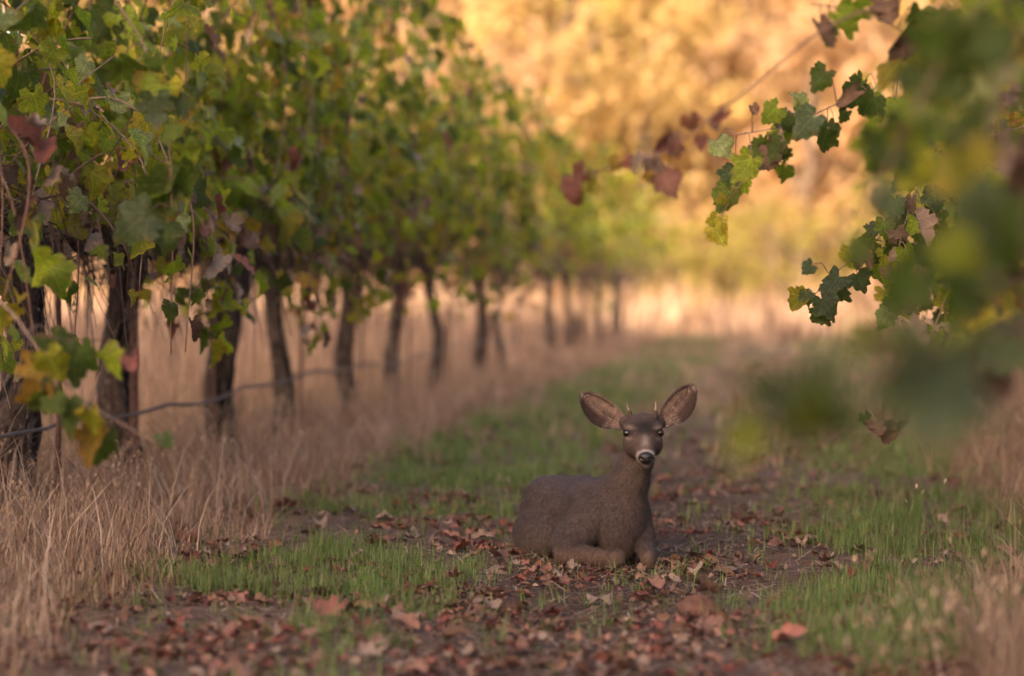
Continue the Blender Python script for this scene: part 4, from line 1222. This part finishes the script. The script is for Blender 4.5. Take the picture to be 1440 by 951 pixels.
def ear(base, tip, width, side):
    """cupped ear: inner and outer skins joined along the rim. side = -1 image-left, +1 image-right"""
    base = np.array(base); tip = np.array(tip)
    ax = tip - base; L = np.linalg.norm(ax); ax /= L
    nrm = np.array([side * .12, -1.0, .22]); nrm -= ax * np.dot(nrm, ax); nrm /= np.linalg.norm(nrm)
    wd = np.cross(nrm, ax) * side                       # points to the upper/inner margin
    nu, nv = 22, 15
    us = np.linspace(0, 1, nu); vs = np.linspace(-1, 1, nv)
    prof = np.interp(us, [0, .12, .3, .5, .7, .85, .95, 1.0], [.44, .62, .92, 1.0, .88, .64, .36, .06])
    Vi, Vo, Ci, Co = [], [], [], []
    for i, u in enumerate(us):
        w = prof[i] * width / 2
        cup = .034 * (1 - .55 * u) + .012 * (u < .2)
        for j, v in enumerate(vs):
            bulge = -.008 * math.sin(math.pi * u)        # lower margin sags
            p = base + ax * (u * L) + wd * (v * w * (1.12 if v < 0 else .95) + bulge)
            dpt = cup * (prof[i] ** .7) * (1 - v * v) - .006 * abs(v) ** 6
            Vi.append(p - nrm * dpt); Vo.append(p - nrm * (dpt + .004 * (1 - abs(v) ** 4) + .0008))
            rim = abs(v) ** 3
            ci = np.array([.075, .048, .042]) * (1 - .3 * math.sin(3 * v + u * 5)) 
            pale = np.clip(.75 * math.exp(-((v - .55) / .3) ** 2) * (1 - u ** 3) + .7 * math.exp(-((u - .06) / .14) ** 2) + .45 * math.exp(-((v + .15) / .16) ** 2) * math.sin(math.pi * u), 0, .9)
            ci = ci * (1 - pale) + np.array([.36, .25, .215]) * pale
            dk = max(math.exp(-((v + .95) / .24) ** 2), .8 * math.exp(-((v - .86) / .10) ** 2) * (u > .35)) * .92 * (u < .95)
            ci = ci * (1 - dk) + np.array([.035, .026, .024]) * dk
            ed = math.exp(-((v - .98) / .07) ** 2) * .7
            ci = ci * (1 - ed) + np.array([.38, .3, .26]) * ed
            tp = sstep(.93, 1.0, u) * .9
            ci = ci * (1 - tp) + np.array([.5, .43, .38]) * tp
            Ci.append(ci); Co.append(np.array([.06, .045, .04]) * (1 - tp) + np.array([.5, .43, .38]) * tp)
    n = nu * nv
    Qf = []
    for i in range(nu - 1):
        for j in range(nv - 1):
            a, b, c, d = i * nv + j, i * nv + j + 1, (i + 1) * nv + j + 1, (i + 1) * nv + j
            Qf.append((a, b, c, d)); Qf.append((n + d, n + c, n + b, n + a))
    rimr = [i * nv for i in range(nu)] + [(nu - 1) * nv + j for j in range(1, nv)] + [i * nv + nv - 1 for i in range(nu - 2, -1, -1)] + [j for j in range(nv - 2, 0, -1)]
    for a, b in zip(rimr, rimr[1:] + rimr[:1]):
        Qf.append((a, b, n + b, n + a))
    V = np.array(Vi + Vo); C = np.array(Ci + Co)
    o = link('ear', mesh_np('ear', V, Q=np.array(Qf), col=C, mat=M_COAT), deer)
    # hairs inside the ear and along its rim
    I = np.array(Vi).reshape(nu, nv, 3); CC = np.array(Ci).reshape(nu, nv, 3)
    r_ = np.random.default_rng(5 + side)
    m = 3600
    fi = r_.random(m) * (nu - 1.01); fj = r_.random(m) * (nv - 1.01)
    rimsel = r_.random(m) < .45
    fj = np.where(rimsel, np.where(r_.random(m) < .5, 0, nv - 1.01), fj)
    i0 = fi.astype(int); j0 = fj.astype(int); a_ = (fi - i0)[:, None]; b_ = (fj - j0)[:, None]
    P = I[i0, j0] * (1 - a_) * (1 - b_) + I[i0 + 1, j0] * a_ * (1 - b_) + I[i0, j0 + 1] * (1 - a_) * b_ + I[i0 + 1, j0 + 1] * a_ * b_
    c = np.where((r_.random((m, 1)) < .35) & ((fj > nv * .45) | (fi < nu * .3))[:, None], np.array([[.34, .27, .235]]), CC[i0, j0]) * r_.uniform(.7, 1.5, (m, 1))
    dd = ax * .8 + wd * (np.where(fj > nv / 2, .6, -.5))[:, None] * r_.random((m, 1)) + nrm * r_.uniform(.1, .5, (m, 1)); dd /= np.linalg.norm(dd, axis=1)[:, None]
    l_ = np.where(rimsel, .006, r_.uniform(.008, .02, m))[:, None]
    sv = np.cross(dd, nrm); sv /= np.linalg.norm(sv, axis=1)[:, None]
    H = np.stack([P - sv * .0006, P + sv * .0006, P + dd * l_], 1)
    link('ear_hair', mesh_np('ear_hair', H.reshape(-1, 3), T=np.arange(m * 3).reshape(-1, 3), col=np.repeat(c, 3, 0), mat=M_COAT, smooth=False), o, kind='stuff')
ear((-.026, .090, .522), (-.186, .085, .634), .100, -1)
ear((.106, .090, .526), (.231, .085, .664), .100, 1)

def ellipsoid(c, r, n1=14, n2=20):
    ph = np.linspace(0, math.pi, n1); th = np.arange(n2) * 2 * math.pi / n2
    P, T_ = np.meshgrid(ph, th, indexing='ij')
    V = np.stack([np.sin(P) * np.cos(T_) * r[0], np.sin(P) * np.sin(T_) * r[1], np.cos(P) * r[2]], -1).reshape(-1, 3) + np.array(c)
    Q = [(i * n2 + j, (i + 1) * n2 + j, (i + 1) * n2 + (j + 1) % n2, i * n2 + (j + 1) % n2) for i in range(n1 - 1) for j in range(n2)]
    return V, np.array(Q)
def gloss(name, col, rough, coat=0):
    m, nt, out = mat_base(name)
    p = N(nt, 'ShaderNodeBsdfPrincipled'); p.inputs['Roughness'].default_value = rough; p.inputs['Coat Weight'].default_value = coat
    tc = N(nt, 'ShaderNodeTexCoord'); nz = N(nt, 'ShaderNodeTexNoise'); nz.inputs['Scale'].default_value = 220
    rp = N(nt, 'ShaderNodeValToRGB'); rp.color_ramp.elements[0].color = tuple(c * .7 for c in col) + (1,); rp.color_ramp.elements[1].color = tuple(c * 1.3 for c in col) + (1,)
    nt.links.new(tc.outputs['Object'], nz.inputs['Vector']); nt.links.new(nz.outputs['Fac'], rp.inputs[0]); nt.links.new(rp.outputs[0], p.inputs['Base Color'])
    if rough > .2:
        b = N(nt, 'ShaderNodeBump'); b.inputs['Strength'].default_value = .35; b.inputs['Distance'].default_value = .002
        nt.links.new(nz.outputs['Fac'], b.inputs['Height']); nt.links.new(b.outputs[0], p.inputs['Normal'])
    nt.links.new(p.outputs[0], out.inputs['Surface'])
    return m
M_EYE = gloss('deer_eye', (.012, .008, .006), .06, .5)
M_NOSE = gloss('deer_nose', (.010, .008, .009), .45, .05)
M_ANT = mat_attr('antler', rough=.5, noise=(90, .25), spec=.3)
for s in (-1, 1):
    ys = np.linspace(-.06, .06, 121); pts = np.stack([np.full(121, .042 + s * .0585), ys, np.full(121, .495)], 1)
    dv = deer_sdf(pts); k = np.argmax(dv < 0)
    ey = ys[k] + .006
    V_, Q_ = ellipsoid((.042 + s * .0605, ey + .0025, .4955), (.0172, .0155, .0148))
    link('eye', mesh_np('eye', V_, Q=Q_, mat=M_EYE), deer)
    b0 = np.array([.04 + s * .048, .05, .570]); tp_ = np.array([-.018, .045, .597]) if s < 0 else np.array([.087, .045, .609])
    V_, T_, Q_ = tube(smooth_path([b0, (b0 + tp_) / 2 + (s * .002, 0, 0), tp_], 10), np.linspace(.0058, .0018, 10), 9)
    link('antler', mesh_np('antler', V_, T=T_, Q=Q_, col=np.interp(V_[:, 2], [b0[2], b0[2] + .012], [0, 1])[:, None] * np.array([.26, .2, .17]) + .1 * np.array([.9, .6, .4]), mat=M_ANT), deer)
# nose pad with nostrils
V_, Q_ = ellipsoid((0, 0, 0), (1, 1, 1), 22, 30)
x_, y_, z_ = V_.T
wide = .0305 * (1 - .30 * np.clip(-z_, 0, 1))
nv_ = np.stack([.0455 + x_ * wide, -.097 + y_ * .0165, .4125 + z_ * .0225], 1)
for s in (-1, 1):
    g_ = np.exp(-(((x_ - s * .62) / .2) ** 2 + ((z_ + .05) / .26) ** 2)) * (y_ < 0)
    nv_[:, 1] += .012 * g_
    g2 = np.exp(-(((x_ - s * .62) / .36) ** 2 + ((z_ + .02) / .42) ** 2)) * (y_ < 0)
    nv_[:, 1] -= .004 * g2
link('nose', mesh_np('nose', nv_, Q=Q_, mat=M_NOSE), deer)

# ------------------------------------------------------------------ sunlit trees beyond the end of the rows
rt = random.Random(2024)
GOLD = [(.47, .33, .14), (.51, .37, .17), (.45, .30, .13), (.46, .34, .14)]
OLIVE = [(.28, .24, .06), (.33, .26, .07), (.26, .22, .06)]
PEACH = [(.50, .33, .19), (.48, .30, .16), (.52, .37, .24)]
def tree(x, y, h, w, cols, label, name, group, seed, n=2600):
    r = np.random.default_rng(seed); rr = random.Random(seed)
    z = float(height(x, y))
    root = thing(name, label, 'tree', (x, y, z), group)
    th = h * .42
    parts = [tube(smooth_path([(0, 0, -.3), (rr.uniform(-.3, .3), rr.uniform(-.3, .3), th * .5), (rr.uniform(-.5, .5), rr.uniform(-.5, .5), th), (rr.uniform(-.6, .6), 0, h * .8)], 12), np.linspace(.035 * h, .006 * h, 12), 8, rough=.2)]
    cen = []
    nb = 13
    for k in range(nb):
        a = rr.uniform(0, 6.28); u = rr.uniform(.2, 1); zc = h * rr.uniform(.16, .92)
        lim = w / 2 * math.sqrt(max(0.08, 1 - ((zc / h - .6) / .45) ** 2)); e = np.array([math.cos(a) * lim * u, math.sin(a) * lim * u, zc])
        s = np.array([0, 0, min(zc * .6, th * 1.3)])
        parts.append(tube(smooth_path([s, (s + e) / 2 + (0, 0, .3), e], 6), np.linspace(.012 * h, .003 * h, 6), 5)); cen.append((e, rr.uniform(.13, .24) * w))
    V, T, Q = join(parts)
    link('trunk', mesh_np('trunk', V, T=T, Q=Q, col=np.tile((.11, .08, .06), (len(V), 1)), mat=M_WOOD), root)
    ci = r.integers(0, nb, n)
    C = np.array([c[0] for c in cen])[ci]; Rr = np.array([c[1] for c in cen])[ci]
    dirv = r.normal(0, 1, (n, 3)); dirv /= np.linalg.norm(dirv, axis=1)[:, None]
    P = C + dirv * (Rr * r.random(n) ** .4)[:, None] * np.array([1, 1, .75])
    P[:, 2] = np.maximum(P[:, 2], .2)
    s = r.uniform(.14, .32, n) * h / 11
    nn = dirv + r.normal(0, .6, (n, 3)); nn /= np.linalg.norm(nn, axis=1)[:, None]
    a = np.cross(nn, r.normal(0, 1, (n, 3))); a /= np.linalg.norm(a, axis=1)[:, None]; b = np.cross(nn, a)
    Vv = np.stack([P - a * s[:, None], P + b * s[:, None] * .6, P + a * s[:, None], P - b * s[:, None] * .6], 1)
    cc = np.array(cols)[r.integers(0, len(cols), n)] * r.uniform(.92, 1.08, (n, 1))
    link('crown', mesh_np('crown', Vv.reshape(-1, 3), Q=(np.arange(n) * 4)[:, None] + np.array([[0, 1, 2, 3]]), col=np.repeat(cc, 4, 0), mat=M_TREE), root)
k = 0
for px in range(60, 1500, 95):
    for (Dm, hh, ww) in ((78, 9, 8), (100, 13, 10), (128, 22, 14)):
        if rt.random() < .12 and Dm < 120: continue
        p = at(px + rt.uniform(-40, 40), 430, Dm + rt.uniform(-7, 7))
        cl = rt.choice([GOLD, GOLD, PEACH, GOLD + OLIVE, PEACH])
        nm = {78: 'first sunlit stand beyond the row ends', 100: 'middle sunlit stand beyond the row ends', 128: 'tall sunlit stand on the upper slope'}[Dm]
        cn = 'golden' if cl is GOLD else ('peach coloured' if cl is PEACH else 'golden and olive')
        tree(p[0], p[1], hh * rt.uniform(.75, 1.2), ww * rt.uniform(.8, 1.2), cl, f'{cn} autumn tree in the {nm}', 'autumn_tree', f'{cn} trees in the {nm}', 3000 + k)
        k += 1
for q in range(16):
    px = 120 + q * 88 + rt.uniform(-30, 30); p = at(px, 430, rt.uniform(63, 88)); hb = rt.uniform(1.8, 4.2)
    tree(p[0], p[1], hb, hb * 1.3, PEACH + GOLD, 'rounded peach coloured bush on the sunlit slope below the trees', 'autumn_bush', 'peach bushes on the sunlit slope', 5000 + q, n=1200)
for px, Dm, hh in ((1010, 60, 2.6), (1110, 62, 3.0), (950, 58, 2.4), (1180, 64, 3.2), (1060, 66, 2.6)):
    p = at(px, 430, Dm)
    tree(p[0], p[1], hh, hh * 1.3, OLIVE + [(.34, .3, .06)], 'low olive green bush at the foot of the sunlit slope', 'olive_bush', 'low bushes beyond the row ends', 4000 + px, n=1500)
